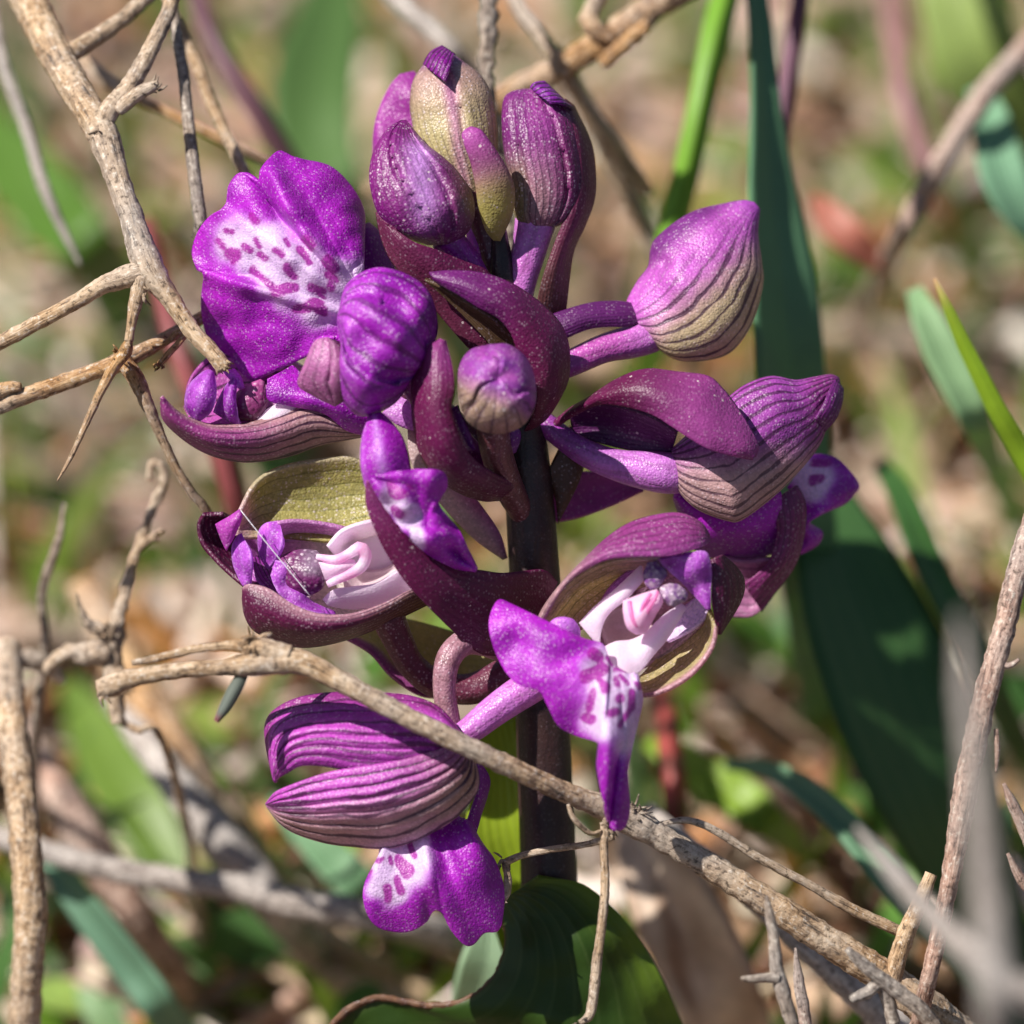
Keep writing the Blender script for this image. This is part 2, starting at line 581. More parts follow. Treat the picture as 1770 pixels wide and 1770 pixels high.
M_ANTHER = petal_mat('anther', 0, trans=0.1, rough=0.4, grain=0.8, mottle=0.4, fine=5200)
M_LEAF = leaf_mat('orchid_leaf', 0.4, 0.38, 9)
M_BLADE = leaf_mat('grass_blade', 0.35, 0.42, 5)
M_GLAUC = leaf_mat('glaucous_leaf', 0.25, 0.55, 7, var=0.2)
M_TWIG = bark_mat('twig_tan', srgb(214, 188, 158), srgb(176, 144, 110), srgb(92, 74, 60))
M_TWIGG = bark_mat('twig_grey', srgb(185, 168, 152), srgb(140, 122, 108), srgb(72, 62, 56))
M_TWIGO = bark_mat('twig_orange', srgb(208, 172, 128), srgb(172, 128, 82), srgb(80, 60, 46))
M_TWIGP = bark_mat('twig_pinkish', srgb(208, 176, 158), srgb(168, 132, 116), srgb(96, 70, 60), streak=0.7)
M_STRAW = bark_mat('pale_straw', srgb(200, 190, 182), srgb(170, 158, 150), srgb(120, 106, 98), streak=0.8)
M_STRAWD = bark_mat('grey_straw', srgb(172, 162, 156), srgb(150, 140, 134), srgb(110, 100, 94), streak=0.8)
M_STUFF = stuff_mat('litter', 0.12, 0.8)
M_GRASS = stuff_mat('turf', 0.35, 0.5)
M_SOIL = soil_mat()

# pigments (linear albedo)
MAG = srgb(190, 40, 204)
MAGD = srgb(138, 18, 158)
MAGL = srgb(205, 105, 222)
LIL = srgb(214, 158, 236)
WHT = srgb(240, 228, 242)
SPOT = srgb(168, 22, 160)
MAUVE = srgb(184, 84, 172)
VIO = srgb(128, 50, 152)
MAROON = srgb(110, 25, 80)
MARD = srgb(74, 16, 46)
BROWN = srgb(104, 66, 58)
TAN = srgb(198, 172, 150)
OLIVE = srgb(180, 172, 104)
OLIVD = srgb(112, 104, 48)
PINK = srgb(208, 128, 216)
const = lambda c: (lambda x, y, u, v: c)

def soft_noise(x, y, f=0.02, s=0.0):
    return noise.noise(Vector((x * f, y * f, s)))

# ------------------------------------------------------------------ ground
def build_ground():
    xs = sorted(set([round(v, 3) for v in np.concatenate([np.linspace(-220, 220, 111), [-200000, -20000, -3000, -600, 600, 3000, 20000, 200000]])]))
    ys = sorted(set([round(v, 3) for v in np.concatenate([np.linspace(-160, 420, 146), [-200000, -20000, -3000, -600, 900, 3000, 20000, 200000]])]))
    vs, f = [], []
    for y in ys:
        for x in xs:
            near = 1.0 if abs(x) < 230 and -170 < y < 430 else 0.0
            z = near * (2.2 * noise.noise(Vector((x * 0.03, y * 0.03, 1))) + 0.9 * noise.noise(Vector((x * 0.13, y * 0.13, 5)))) - 0.6
            vs.append((x, y, z))
    nx = len(xs)
    for j in range(len(ys) - 1):
        for i in range(nx - 1):
            a = j * nx + i
            f.append((a, a + 1, a + nx + 1, a + nx))
    o = link('ground', mesh('ground', vs, f), M_SOIL)
    o['kind'] = 'structure'
    return o
build_ground()

# ------------------------------------------------------------------ orchid
base_pt = W(968, 2480, -8)
orchid = bpy.data.objects.new('orchid', None)
C.objects.link(orchid)
orchid.empty_display_size = 0.01
tag(orchid, 'purple flowering orchid with spotted lips and striped hoods on a dark stem', 'orchid')

def stem_col(x, y, u, v):
    return mix(srgb(58, 36, 32), srgb(40, 24, 28), 0.5 + soft_noise(x, y, 0.03))
gx, gy = 985, 2330
tube('stem', [(862, 395, 1.4, 13), (868, 470, 1.3, 22), (880, 600, 1.0, 34), (905, 760, .6, 40), (918, 900, 0, 43), (930, 1100, -.8, 45),
              (940, 1300, -1.7, 47), (952, 1600, -3.0, 50), (968, 2000, -5.0, 54), (gx, gy, ground_d(gx, gy, -2), 58)],
     stem_col, M_STEM, orchid, sides=22)

def pet(a=.3, b=.8):
    def f(x, y, u, v):
        e = abs(2 * u - 1)
        c = mix(MAGD, MAGL, a + (b - a) * v + .5 * soft_noise(x, y, .06, 4.0))
        return mix(c, LIL, .55 * sstep(.7, 1, e) + .25 * math.exp(-((u - .5) / .07) ** 2))
    return f

# ---- upper left flower (E): wide spotted lip, hood crescent below
def mk_spots(caps, soft=3.0):
    def f(x, y):
        jx = 6 * noise.noise(Vector((x * .035, y * .035, 2.0)))
        jy = 6 * noise.noise(Vector((x * .035, y * .035, 7.0)))
        x += jx
        y += jy
        m = 0.0
        for x1, y1, x2, y2, r in caps:
            dx, dy = x2 - x1, y2 - y1
            L = dx * dx + dy * dy
            t = 0 if L == 0 else max(0, min(1, ((x - x1) * dx + (y - y1) * dy) / L))
            q = math.hypot(x - x1 - t * dx, y - y1 - t * dy)
            m = max(m, sstep(r + soft * .5, r - soft * .5, q)) if False else max(m, 1 - sstep(r - soft * .5, r + soft * .7, q))
        return m
    return f

def lip_col(spots, whites, rim=None):
    """whites: (x,y,r0,r1) pale patches"""
    sp = mk_spots(spots)
    def f(x, y, u, v):
        wv = 0.0
        for wx, wy, r0, r1 in whites:
            wv = max(wv, 1 - sstep(r0, r1, math.hypot(x - wx, y - wy) + 14 * soft_noise(x, y, .03)))
        n = 0.5 + 0.9 * soft_noise(x, y, 0.022, 3.0)
        c = mix(MAG, MAGD, n * 0.75)
        c = mix(c, MAGL, sstep(0.0, .5, wv) * 0.75)
        c = mix(c, mix(LIL, WHT, .6), sstep(0.2, .8, wv))
        return mix(c, SPOT, sp(x, y) * 0.92 * sstep(0, .25, wv + .15))
    return f

def zmap(ox, oy, k):
    return lambda pts: [tuple([ox + k * p[0], oy + k * p[1]] + list(p[2:])) for p in pts]

def zcaps(ox, oy, k, caps):
    return [(ox + k * a, oy + k * b, ox + k * c, oy + k * d, k * r) for a, b, c, d, r in caps]

fE = tube('flower', [(600, 560, 1.8, 20), (690, 650, 1.6, 24), (790, 740, 1.0, 26), (890, 830, 0.3, 22)],
          const(mix(MAROON, BROWN, .5)), M_OVARY, orchid)
E2 = zmap(260, 250, .322)
spE = zcaps(260, 250, .322, [(415, 455, 445, 468, 17), (545, 385, 565, 420, 20), (370, 520, 400, 552, 16), (430, 580, 470, 600, 30), (455, 625, 480, 590, 20),
    (512, 550, 540, 565, 21), (570, 508, 592, 545, 17), (590, 590, 615, 612, 18), (675, 560, 708, 600, 18), (740, 650, 782, 700, 20),
    (560, 665, 590, 700, 24), (590, 700, 660, 765, 24), (690, 785, 770, 765, 30), (840, 505, 865, 545, 24), (800, 570, 830, 600, 24), (830, 600, 855, 640, 18),
    (725, 510, 740, 550, 14), (940, 620, 980, 670, 26), (950, 700, 990, 720, 24), (960, 740, 975, 760, 14), (865, 755, 930, 765, 20), (905, 785, 925, 815, 16),
    (790, 875, 850, 870, 26), (880, 850, 900, 870, 28), (900, 890, 935, 905, 20)])
outE = [(617, 475, 3), (604, 450, 2.6), (611, 427, 1.8), (627, 390, .7), (624, 356, .3), (601, 318, .4), (569, 289, .8), (527, 278, 1.2), (505, 272, 1.4),
        (479, 263, 1.4), (453, 292, 2.6), (447, 311, 3.0), (418, 298, 1.6), (395, 324, 1.8), (389, 356, 2.6), (366, 372, 2.0), (344, 401, 1.2), (334, 434, .8),
        (337, 459, 1.4), (352, 472, 2.2), (352, 495, 1.0), (349, 524, .3), (353, 556, -.3), (363, 591, -.6), (382, 620, -.8), (408, 652, -.9), (424, 662, -.8),
        (453, 646, -.3), (466, 633, .2), (492, 630, .4), (505, 614, 1), (518, 591, 1.8), (550, 582, 2.6), (585, 591, 3)]
inE = [(622, 490, 3.2), (626, 505, 3.1), (628, 520, 3.1), (627, 540, 3.1), (620, 565, 3.1), (606, 588, 3.1)]
def dzE(x, y, u, v):
    # crease between the top lobe and the middle lobe, low fold above the lower lobe
    def ridge(x1, y1, x2, y2, wd, amp):
        dx, dy = x2 - x1, y2 - y1
        L = math.hypot(dx, dy)
        t = ((x - x1) * dx + (y - y1) * dy) / (L * L)
        q = ((x - x1) * dy - (y - y1) * dx) / L
        return amp * math.exp(-(q / wd) ** 2) * sstep(-.3, .25, t) * (1 - sstep(.75, 1.25, t))
    return (ridge(445, 300, 500, 400, 16, -1.1) + ridge(470, 290, 500, 380, 17, .8) + ridge(350, 475, 440, 480, 14, -.5)
            + ridge(390, 560, 450, 650, 20, -.5) + 0.25 * soft_noise(x, y, .03, 5))
loft('lip', inE, outE, lip_col(spE, [(E2([(1060, 770)])[0][0], E2([(1060, 770)])[0][1], 22, 70), (550, 510, 20, 84), (505, 470, 24, 86), (460, 435, 16, 84), (412, 415, 2, 70)]),
     M_LIP, fE, bulge=1.7, nu=110, nv=230, dz=dzE, wav=.12, taper=.3)
# back lobe of the lip, folded away behind
loft('petal', E2([(1135, 425, 0.4), (1100, 560, .8), (1060, 680, 1.2), (1100, 760, 1.4)]), E2([(1170, 425, -.6), (1250, 500, -.8), (1300, 640, -.6), (1310, 760, -.3)]),
     const(MAGD), M_PETAL, fE, bulge=.5, nu=14, nv=30)
def colG(x, y, u, v):
    c = mix(mix(MAROON, MAUVE, .35), TAN, sstep(.35, .8, v) * .55)
    return mix(c, mix(c, TAN, .5), 1 - sstep(0, .3, u)) + (sstep(.1, .5, v),)
loft('sepal', [(279, 685, 3.8), (299, 707, 3.6), (324, 723, 3.4), (366, 736, 3.1), (411, 736, 2.8), (453, 727, 2.5), (498, 710, 2.3), (543, 700, 2), (590, 720, 1.7), (620, 742, 1.4)],
     [(280, 697, 3.6), (286, 727, 3.0), (324, 762, 2.4), (366, 785, 2.0), (415, 796, 1.7), (460, 794, 1.5), (505, 785, 1.3), (550, 768, 1.2), (598, 758, 1.1), (632, 752, 1)],
     colG, M_HOOD5, fE, bulge=1.3, nu=34, nv=70)
# sepal in shade behind the small petals
loft('sepal', [(318, 705, 1.0), (330, 650, .4), (370, 610, -.2), (420, 600, -.4), (500, 620, -.4), (600, 690, -.3)],
     [(330, 730, 2.2), (370, 742, 2.1), (410, 742, 2.0), (460, 735, 1.9), (520, 730, 1.6), (620, 745, 1.0)],
     lambda x, y, u, v: mix(MAUVE, mix(WHT, TAN, .3), sstep(430, 560, x)), M_HOOD5, fE, bulge=-1.0, nu=24, nv=50)
loft('petal', [(338, 726, 3.0), (322, 700, 3.1), (328, 668, 3.2), (352, 645, 3.2), (364, 642, 3.1)], [(342, 727, 3.0), (362, 712, 3.5), (371, 690, 3.6), (371, 665, 3.4), (366, 643, 3.1)],
     pet(.2, .7), M_PETAL, fE, bulge=.6, nu=20, nv=36)
loft('petal', [(370, 712, 2.5), (378, 695, 2.6), (390, 672, 2.7), (404, 655, 2.7)], [(418, 738, 2.6), (410, 715, 3.2), (405, 690, 3.3), (408, 658, 2.8)],
     pet(0, .4), M_PETAL, fE, bulge=.5, nu=18, nv=30)
loft('petal', [(384, 640, 2.2), (400, 655, 2.6), (412, 668, 2.8)], [(405, 640, 2.0), (415, 655, 2.4), (420, 672, 2.7)], const(MAGL), M_PETAL, fE, bulge=.3, nu=10, nv=14)
pod('column', [(405, 720, 2.2), (402, 690, 2.2), (420, 668, 2.2), (450, 655, 2.2)], [(410, 728, 2.2), (445, 725, 2.2), (462, 700, 2.2), (458, 660, 2.2)],
    lambda x, y, u, v: mix(srgb(120, 40, 95), srgb(160, 70, 130), sstep(720, 670, y) if False else 1 - sstep(670, 720, y)), M_ANTHER, fE, fr=.8)
loft('throat', [(440, 735, 2.3), (460, 712, 2.2), (480, 700, 2.0), (500, 690, 1.8)], [(448, 742, 2.4), (490, 724, 2.5), (510, 712, 2.3), (528, 700, 2.0)], const(WHT), M_WHITE, fE, bulge=.3, nu=10, nv=20)
loft('petal', [(462, 655, 2.6), (464, 690, 2.7), (500, 699, 2.8), (560, 712, 2.7), (600, 742, 2.2), (640, 752, 1.8)],
     [(505, 632, 2.0), (530, 655, 2.3), (560, 672, 2.6), (614, 700, 2.7), (650, 712, 2.3), (665, 725, 1.8)],
     lambda x, y, u, v: mix(MAG, MAGD, .5 + soft_noise(x, y, .03)), M_LIP, fE, bulge=.7, nu=26, nv=60, wav=.25)

# ---- purple closed hood in front of it (F)
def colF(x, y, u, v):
    c = mix(mix(MAGD, MAG, .2 + .5 * soft_noise(x, y, .03)), MARD, sstep(690, 760, x) * .45)  # dark maroon towards the right: the hood's shaded side, put into the colour
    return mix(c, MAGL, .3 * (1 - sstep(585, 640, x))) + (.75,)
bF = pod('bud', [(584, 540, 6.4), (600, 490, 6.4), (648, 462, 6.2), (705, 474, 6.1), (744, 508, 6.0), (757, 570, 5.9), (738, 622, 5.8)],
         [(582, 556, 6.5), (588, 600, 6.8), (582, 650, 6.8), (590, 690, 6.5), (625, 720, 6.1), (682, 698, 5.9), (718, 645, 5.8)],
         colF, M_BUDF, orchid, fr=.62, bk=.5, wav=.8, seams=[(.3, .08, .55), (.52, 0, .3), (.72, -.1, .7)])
pod('sepal', [(563, 583, 7.0), (543, 590, 7.0), (526, 628, 6.8), (514, 664, 6.2), (540, 684, 6.2), (576, 702, 6.4)], [(567, 583, 7.0), (594, 598, 7.5), (606, 634, 7.9), (606, 668, 7.6), (598, 690, 7.0), (580, 703, 6.4)],
     lambda x, y, u, v: mix(mix(MAUVE, TAN, .22), MARD, sstep(.5, .85, u)) + (.4,), M_HOOD5, bF, fr=.35, bk=.35, wav=.5, seams=[(.62, -.1, .3)])
tube('ovary', [(705, 640, 5.4, 26), (740, 700, 4.6, 24), (800, 770, 2.8, 24), (870, 850, .8, 22)], const(mix(MAROON, MAG, .3)), M_OVARY, bF)

# ---- top buds
def colA(x, y, u, v):
    c = mix(mix(TAN, MAROON, .45), mix(OLIVE, TAN, .35), sstep(.2, .6, v))
    c = mix(c, MAUVE, .55 * math.exp(-((x - 785 - (y - 200) * .15) / 13) ** 2))
    c = mix(c, MARD, .45 * sstep(.72, .98, abs(2 * u - 1)))
    return mix(c, mix(MAROON, MAGD, .5), 1 - sstep(.08, .2, v)) + (sstep(.3, .6, v) * .6,)
bA = pod('bud', [(757, 84, -.4), (735, 108, -.2), (714, 138, .1), (708, 177, .3), (711, 206, .4), (720, 245, .6), (752, 300, .8), (800, 345, .9)],
         [(766, 82, -.4), (798, 104, -.3), (829, 127, -.2), (847, 156, 0), (857, 190, .1), (861, 240, .3), (856, 290, .5), (838, 345, .8)],
         colA, M_BUD, orchid, fr=.75, bk=.7, seams=[(.52, .1, .3)])
loft('sepal_tip', [(733, 112, .7), (745, 92, .5), (764, 81, -.1)], [(770, 142, 2.2), (779, 118, 1.7), (786, 96, .4)], lambda x, y, u, v: mix(MAGD, MAROON, .4), M_HOOD5, bA, bulge=.4, nu=14, nv=16)
tube('ovary', [(815, 330, .6, 26), (840, 400, .9, 22), (858, 470, 1.0, 18)], const(mix(MAROON, OLIVD, .3)), M_OVARY, bA)
pod('bud', [(690, 128, -3), (672, 150, -3), (652, 195, -2.8), (644, 245, -2.6), (650, 290, -2.4), (690, 330, -2)], [(716, 122, -3), (735, 150, -3), (745, 195, -2.8), (750, 245, -2.6), (752, 290, -2.4), (735, 340, -2)],
    lambda x, y, u, v: mix(mix(MAUVE, MAROON, .5), MAG, .25), M_LIP, orchid, fr=.5, bk=.6, wav=.6)
def colB(x, y, u, v):
    c = mix(MAROON, MAGD, .3)
    c = mix(c, LIL, .62 * math.exp(-((x - 722 - (y - 250) * .12) / 24) ** 2) * sstep(.08, .3, v) * (1 - sstep(.6, .95, v)))
    c = mix(c, mix(BROWN, OLIVD, .5), sstep(760, 815, x + (y - 330) * -.2) * .7)
    return c + (.45,)
bB = pod('bud', [(694, 207, 2.6), (668, 224, 3.0), (647, 257, 3.4), (638, 294, 3.6), (641, 330, 3.7), (655, 372, 3.7), (690, 405, 3.5), (740, 424, 3.2)],
         [(702, 207, 2.6), (737, 248, 3.0), (765, 270, 3.2), (790, 294, 3.3), (816, 333, 3.3), (821, 370, 3.2), (808, 403, 3.1), (780, 422, 3.1)],
         colB, M_BUD, orchid, fr=.75, bk=.6, wav=.35, seams=[(.3, .25, .4), (.75, -.1, .3)])
loft('bract', [(652, 366, 3.2), (658, 400, 3.4), (672, 440, 3.5), (696, 474, 3.5), (740, 520, 3.2), (800, 590, 2.6), (850, 640, 1.9)],
     [(676, 392, 4.4), (712, 418, 4.6), (752, 432, 4.2), (800, 452, 3.4), (842, 470, 2.7), (868, 520, 2.1), (890, 600, 1.8)],
     lambda x, y, u, v: mix(mix(BROWN, MAROON, .62), MAROON, u) + (.5,), M_BRACT, orchid, bulge=.8, nu=26, nv=50)
tube('pedicel', [(770, 410, 2.6, 28), (810, 460, 2.0, 26), (850, 540, 1.5, 24)], lambda x, y, u, v: mix(MAROON, MAG, .5), M_OVARY, bB)
def colC(x, y, u, v):
    c = mix(mix(BROWN, MAUVE, .5), srgb(178, 166, 96), sstep(.25, .7, v))
    c = mix(c, MAUVE, 1 - sstep(0.05, .3, v))
    return mix(c, mix(MAROON, c, .3), sstep(.75, 1, u) * (1 - sstep(.4, .7, v))) + (.25,)
pod('bract', [(805, 222, 4.2), (798, 232, 4.3), (802, 250, 4.4), (813, 281, 4.3), (821, 320, 4.0), (827, 359, 3.6), (839, 398, 3.0), (853, 416, 2.5)],
    [(815, 218, 4.2), (832, 224, 4.3), (846, 242, 4.3), (862, 265, 4.2), (881, 299, 3.9), (890, 330, 3.5), (886, 370, 3.1), (865, 417, 2.5)],
    colC, M_BRACT, orchid, fr=.6, bk=.5)
def colD(x, y, u, v):
    c = mix(mix(MAROON, VIO, .35), mix(OLIVD, TAN, .25), sstep(.35, .75, v) * (1 - sstep(935, 990, x)))
    c = mix(c, MAUVE, .35 * sstep(900, 920, x) * (1 - sstep(950, 985, x)))
    return mix(c, MAROON, sstep(945, 990, x) * .7) + (.3 + .6 * v,)
bD = pod('bud', [(905, 153, 0), (884, 158, .3), (870, 172, .5), (867, 215, .8), (872, 270, 1.0), (884, 320, 1.2), (888, 365, 1.3), (900, 388, 1.2), (925, 396, 1.1)],
         [(925, 153, 0), (960, 158, 0), (985, 190, .1), (1003, 235, .3), (1012, 289, .5), (1010, 330, .6), (1000, 360, .7), (980, 384, .9), (950, 396, 1.0)],
         colD, M_BUD, orchid, fr=.8, bk=.7, seams=[(.25, .1, .3), (.62, .1, .35)])
loft('sepal_tip', [(918, 152, 1.2), (924, 145, 1.2), (940, 142, .9)], [(950, 178, 2.0), (975, 182, 1.6), (990, 190, .6)], const(mix(MAGD, VIO, .5)), M_HOOD5, bD, bulge=.5, nu=14, nv=14)
loft('bract', [(975, 172, .2), (985, 230, 1.2), (990, 300, 1.6), (982, 360, 1.7), (960, 420, 1.6), (935, 490, 1.4), (925, 545, 1.2)],
     [(990, 184, -.6), (1019, 247, -.6), (1027, 300, -.4), (1025, 345, -.2), (1008, 392, 0), (988, 440, .1), (976, 540, .2)],
     lambda x, y, u, v: mix(MAROON, BROWN, .2 + .6 * sstep(.55, .9, v)) + (.4,), M_BRACT, orchid, bulge=.7, nu=24, nv=50)
tube('ovary', [(925, 385, .9, 36), (915, 430, 1.0, 31), (900, 490, 1.0, 27), (888, 560, .9, 22)], lambda x, y, u, v: mix(PINK, MAUVE, .35 + .4 * soft_noise(x, y, .04)), M_OVARY, bD)
loft('petal', [(808, 385, .2), (812, 420, .5), (835, 455, .8)], [(822, 372, .4), (835, 420, .9), (848, 460, 1.0)], const(MAGL), M_PETAL, bB, bulge=.3, nu=8, nv=14)

# ---- centre: bud facing us, with its two bracts
def colU(x, y, u, v):
    return mix(mix(MAROON, VIO, .45 * (1 - sstep(.1, .5, v))), mix(MAROON, BROWN, .3), sstep(.5, .9, v)) + (.4,)
loft('bract', [(742, 473, 5.4), (778, 470, 5.4), (823, 472, 5.3), (864, 483, 5.1), (900, 501, 4.8), (938, 529, 4.4), (968, 562, 4.0), (981, 600, 3.6), (981, 650, 3.2), (968, 684, 2.8), (945, 720, 2.2), (925, 736, 1.7)],
     [(752, 484, 5.4), (798, 511, 5.9), (829, 531, 6.0), (862, 549, 5.8), (884, 575, 5.6), (898, 612, 5.3), (918, 648, 5.0), (928, 674, 4.6), (926, 700, 3.8), (920, 720, 2.9), (912, 734, 2.2), (905, 745, 1.6)],
     colU, M_BRACT, orchid, bulge=.9, nu=26, nv=80)
loft('bract', [(735, 482, 4.8), (775, 520, 4.4), (815, 560, 4.0), (850, 600, 3.6), (880, 650, 2.6)], [(765, 495, 5.2), (815, 525, 5.2), (860, 555, 5.0), (893, 590, 4.4), (905, 650, 3.2)],
     const(mix(OLIVD, MARD, .55)), M_BRACT, orchid, bulge=-.3, nu=14, nv=40)
def colV(x, y, u, v):
    c = mix(mix(VIO, MAUVE, .35 + .4 * soft_noise(x, y, .05)), mix(BROWN, TAN, .55), sstep(660, 712, y - (x - 857) * .5 + 8 * soft_noise(x, y, .06)))
    return c + (sstep(660, 700, y),)
bV = dome('bud', 866, 655, [(845, 592), (880, 592), (912, 616), (928, 655), (928, 700), (908, 738), (868, 755), (826, 748), (798, 722), (788, 680), (790, 632), (810, 602)],
          [(.01, 9.4, -4, -2), (.2, 9.6, -3, -2), (.45, 9.5, -2, 0), (.68, 9.1, 0, 0), (.86, 8.3, 0, 0), (.97, 7.3, 0, 0), (1.0, 6.3, 0, 0), (.93, 5.2, 0, 4), (.75, 4.4, 0, 12), (.5, 4.0, 0, 24)],
          colV, M_BUD, orchid, seams=[(.02, .35), (.33, .4), (.72, .4)])
tube('ovary', [(850, 730, 5.8, 29), (858, 780, 4.4, 28), (878, 840, 2.2, 26), (905, 890, .6, 22)], const(mix(BROWN, MAROON, .3)), M_OVARY, bV)
loft('petal', [(776, 712, 5.4), (790, 748, 5.2), (806, 778, 4.8)], [(790, 700, 6.0), (808, 742, 5.8), (822, 776, 5.2)], const(VIO), M_PETAL, bV, bulge=.3, nu=8, nv=12)
loft('petal', [(872, 745, 4.6), (876, 770, 4.2), (880, 784, 3.8)], [(890, 735, 4.6), (898, 752, 4.2), (890, 780, 3.8)], const(VIO), M_PETAL, bV, bulge=.3, nu=8, nv=12)
def colW(x, y, u, v):
    return mix(mix(MAROON, MAUVE, .45 * (1 - sstep(.05, .25, v))), MARD, sstep(.5, .95, v) * .5) + (.5,)
loft('bract', [(762, 587, 6.6), (729, 608, 6.6), (715, 655, 6.5), (714, 704, 6.4), (719, 750, 6.2), (727, 780, 6.0), (742, 811, 5.6), (772, 837, 5.0), (811, 857, 4.0), (849, 864, 2.8), (885, 850, 1.6)],
     [(768, 589, 6.6), (780, 632, 7.2), (784, 672, 7.6), (778, 706, 7.6), (788, 742, 7.4), (803, 775, 6.9), (823, 798, 6.2), (849, 815, 5.2), (874, 828, 3.8), (895, 835, 2.8), (905, 838, 1.6)],
     colW, M_BRACT, orchid, bulge=1.0, nu=26, nv=80)
loft('petal', [(660, 715, 1.8), (690, 735, 1.9), (720, 745, 1.9)], [(690, 685, 1.6), (725, 690, 1.8), (745, 720, 1.8)], const(mix(LIL, MAUVE, .5)), M_PETAL, orchid, bulge=.3, nu=10, nv=14)

# ---- left open flower (L)
Z5 = zmap(320, 700, .3616)
fL = tube('flower', [(668, 1060, 2.2, 30), (690, 1110, 1.4, 26), (712, 1150, .8, 24), (755, 1182, .3, 26), (820, 1190, 0, 28), (900, 1150, -.2, 30)],
          lambda x, y, u, v: mix(BROWN, MAROON, .55), M_OVARY, orchid)
def colL1(x, y, u, v):
    c = mix(mix(OLIVE, OLIVD, .15), mix(TAN, MAUVE, .3), 1 - sstep(.02, .22, v))
    return mix(c, mix(TAN, WHT, .3), (1 - sstep(0, .08, u)) * .4) + (.85,)
loft('sepal', [(414, 884, 3.0), (436, 841, 2.6), (465, 816, 2.2), (508, 801, 1.8), (555, 794, 1.5), (595, 790, 1.3), (624, 796, 1.2), (660, 815, 1.2)],
     [(408, 925, 2.4), (420, 930, 2.2), (455, 930, 2.0), (500, 930, 1.9), (550, 935, 1.8), (600, 938, 1.7), (650, 920, 1.6), (690, 900, 1.6)],
     colL1, M_INNER, fL, bulge=-1.1, nu=36, nv=70)
loft('sepal', [(352, 888, 2.6), (343, 908, 2.2), (350, 940, 2.0), (375, 970, 2.2), (400, 994, 2.6), (424, 1014, 3.0)], [(385, 888, 3.0), (402, 898, 1.6), (412, 930, .8), (430, 960, .6), (460, 985, .8), (480, 1010, 1.4)],
     lambda x, y, u, v: mix(MARD, MAROON, .5) + (.7,), M_HOOD5, fL, bulge=-.8, nu=26, nv=40)
loft('sepal', [(416, 882, 4.2), (398, 894, 4.1), (374, 906, 3.6)], [(418, 890, 4.3), (407, 918, 4.0), (392, 952, 3.6)], const(mix(MAUVE, MAG, .3)), M_PETAL, fL, bulge=.3, nu=14, nv=16)
loft('petal', [(414, 926, 3.2), (403, 945, 3.3), (405, 975, 3.4), (418, 1005, 3.4), (426, 1014, 3.3)], [(416, 924, 3.2), (432, 948, 4.1), (437, 975, 4.2), (435, 1000, 3.9), (429, 1014, 3.4)],
     pet(.4, .9), M_PETAL, fL, bulge=.25, wav=.4, wfreq=.9, nu=18, nv=30)
loft('petal', [(450, 962, 2.0), (448, 925, 2.2), (458, 908, 2.4), (479, 903, 2.6)], [(465, 984, 2.4), (483, 960, 3.4), (490, 932, 3.5), (482, 905, 2.8)], pet(.4, .9), M_PETAL, fL, bulge=.15, wav=.4, wfreq=.9, nu=18, nv=26)
loft('petal', [(479, 903, 2.8), (510, 900, 2.6), (560, 905, 2.4), (610, 916, 2.2)], [(490, 935, 1.6), (520, 935, 1.4), (560, 936, 1.4), (605, 940, 1.4)], lambda x, y, u, v: mix(mix(LIL, OLIVE, .35), MAUVE, .5 * (1 - u)) + (.5,), M_INNER, fL, bulge=-.4, nu=16, nv=30)
loft('sepal', [(430, 965, 1.4), (440, 1000, 2.0), (470, 1030, 2.6)], [(465, 960, .8), (480, 990, 1.4), (505, 1040, 2.4)], const(mix(MAGD, MAUVE, .4)), M_HOOD5, fL, bulge=-.2, nu=14, nv=20)
loft('petal', [(470, 994, 3.4), (480, 1024, 3.7), (510, 1050, 3.9), (545, 1061, 3.9), (580, 1064, 3.6)], [(477, 968, 3.6), (495, 975, 3.7), (508, 1008, 3.4), (537, 1040, 3.2), (578, 1060, 3.4)],
     pet(.8, .3), M_PETAL, fL, bulge=.1, wav=.3, wfreq=.9, nu=20, nv=36)
pod('anther', [(482, 1000, 3.2), (474, 985, 3.2), (488, 960, 3.3), (520, 949, 3.4), (548, 951, 3.4)], [(500, 1026, 3.2), (520, 1030, 3.3), (540, 1028, 3.4), (560, 1012, 3.5), (562, 970, 3.5)],
    lambda x, y, u, v: mix(srgb(112, 34, 98), srgb(120, 98, 120), sstep(500, 540, x) * (1 - sstep(985, 1005, y)) * .9), M_ANTHER, fL, fr=.55, bk=.4, nv=40, wav=.5)
def colWh(x, y, u, v):
    return mix(WHT, srgb(232, 205, 225), .3 + .4 * soft_noise(x, y, .04))
loft('throat', [(566, 945, 2.6), (590, 918, 2.8), (625, 904, 2.8), (660, 898, 2.6), (700, 900, 2.4)], [(590, 975, 1.0), (620, 990, .4), (650, 1000, .2), (680, 990, .4), (715, 960, .8)], colWh, M_WHITE, fL, bulge=-.7, nu=24, nv=36)
loft('throat', [(560, 1036, 3.0), (575, 1020, 3.6), (610, 1014, 3.8), (650, 1008, 3.8), (690, 985, 3.6), (725, 970, 3.2)], [(565, 1044, 3.0), (600, 1050, 2.6), (640, 1048, 2.4), (680, 1035, 2.2), (715, 1020, 2.0), (735, 1000, 2.0)], colWh, M_WHITE, fL, bulge=.4, nu=20, nv=40)
loft('throat', [(590, 972, 1.2), (620, 985, .6), (660, 985, .6), (700, 965, 1.0)], [(600, 1030, 2.2), (630, 1030, 1.8), (670, 1015, 1.8), (715, 985, 2.0)], lambda x, y, u, v: mix(WHT, TAN, .35), M_WHITE, fL, bulge=-.6, nu=18, nv=26)
PK = srgb(236, 190, 222)
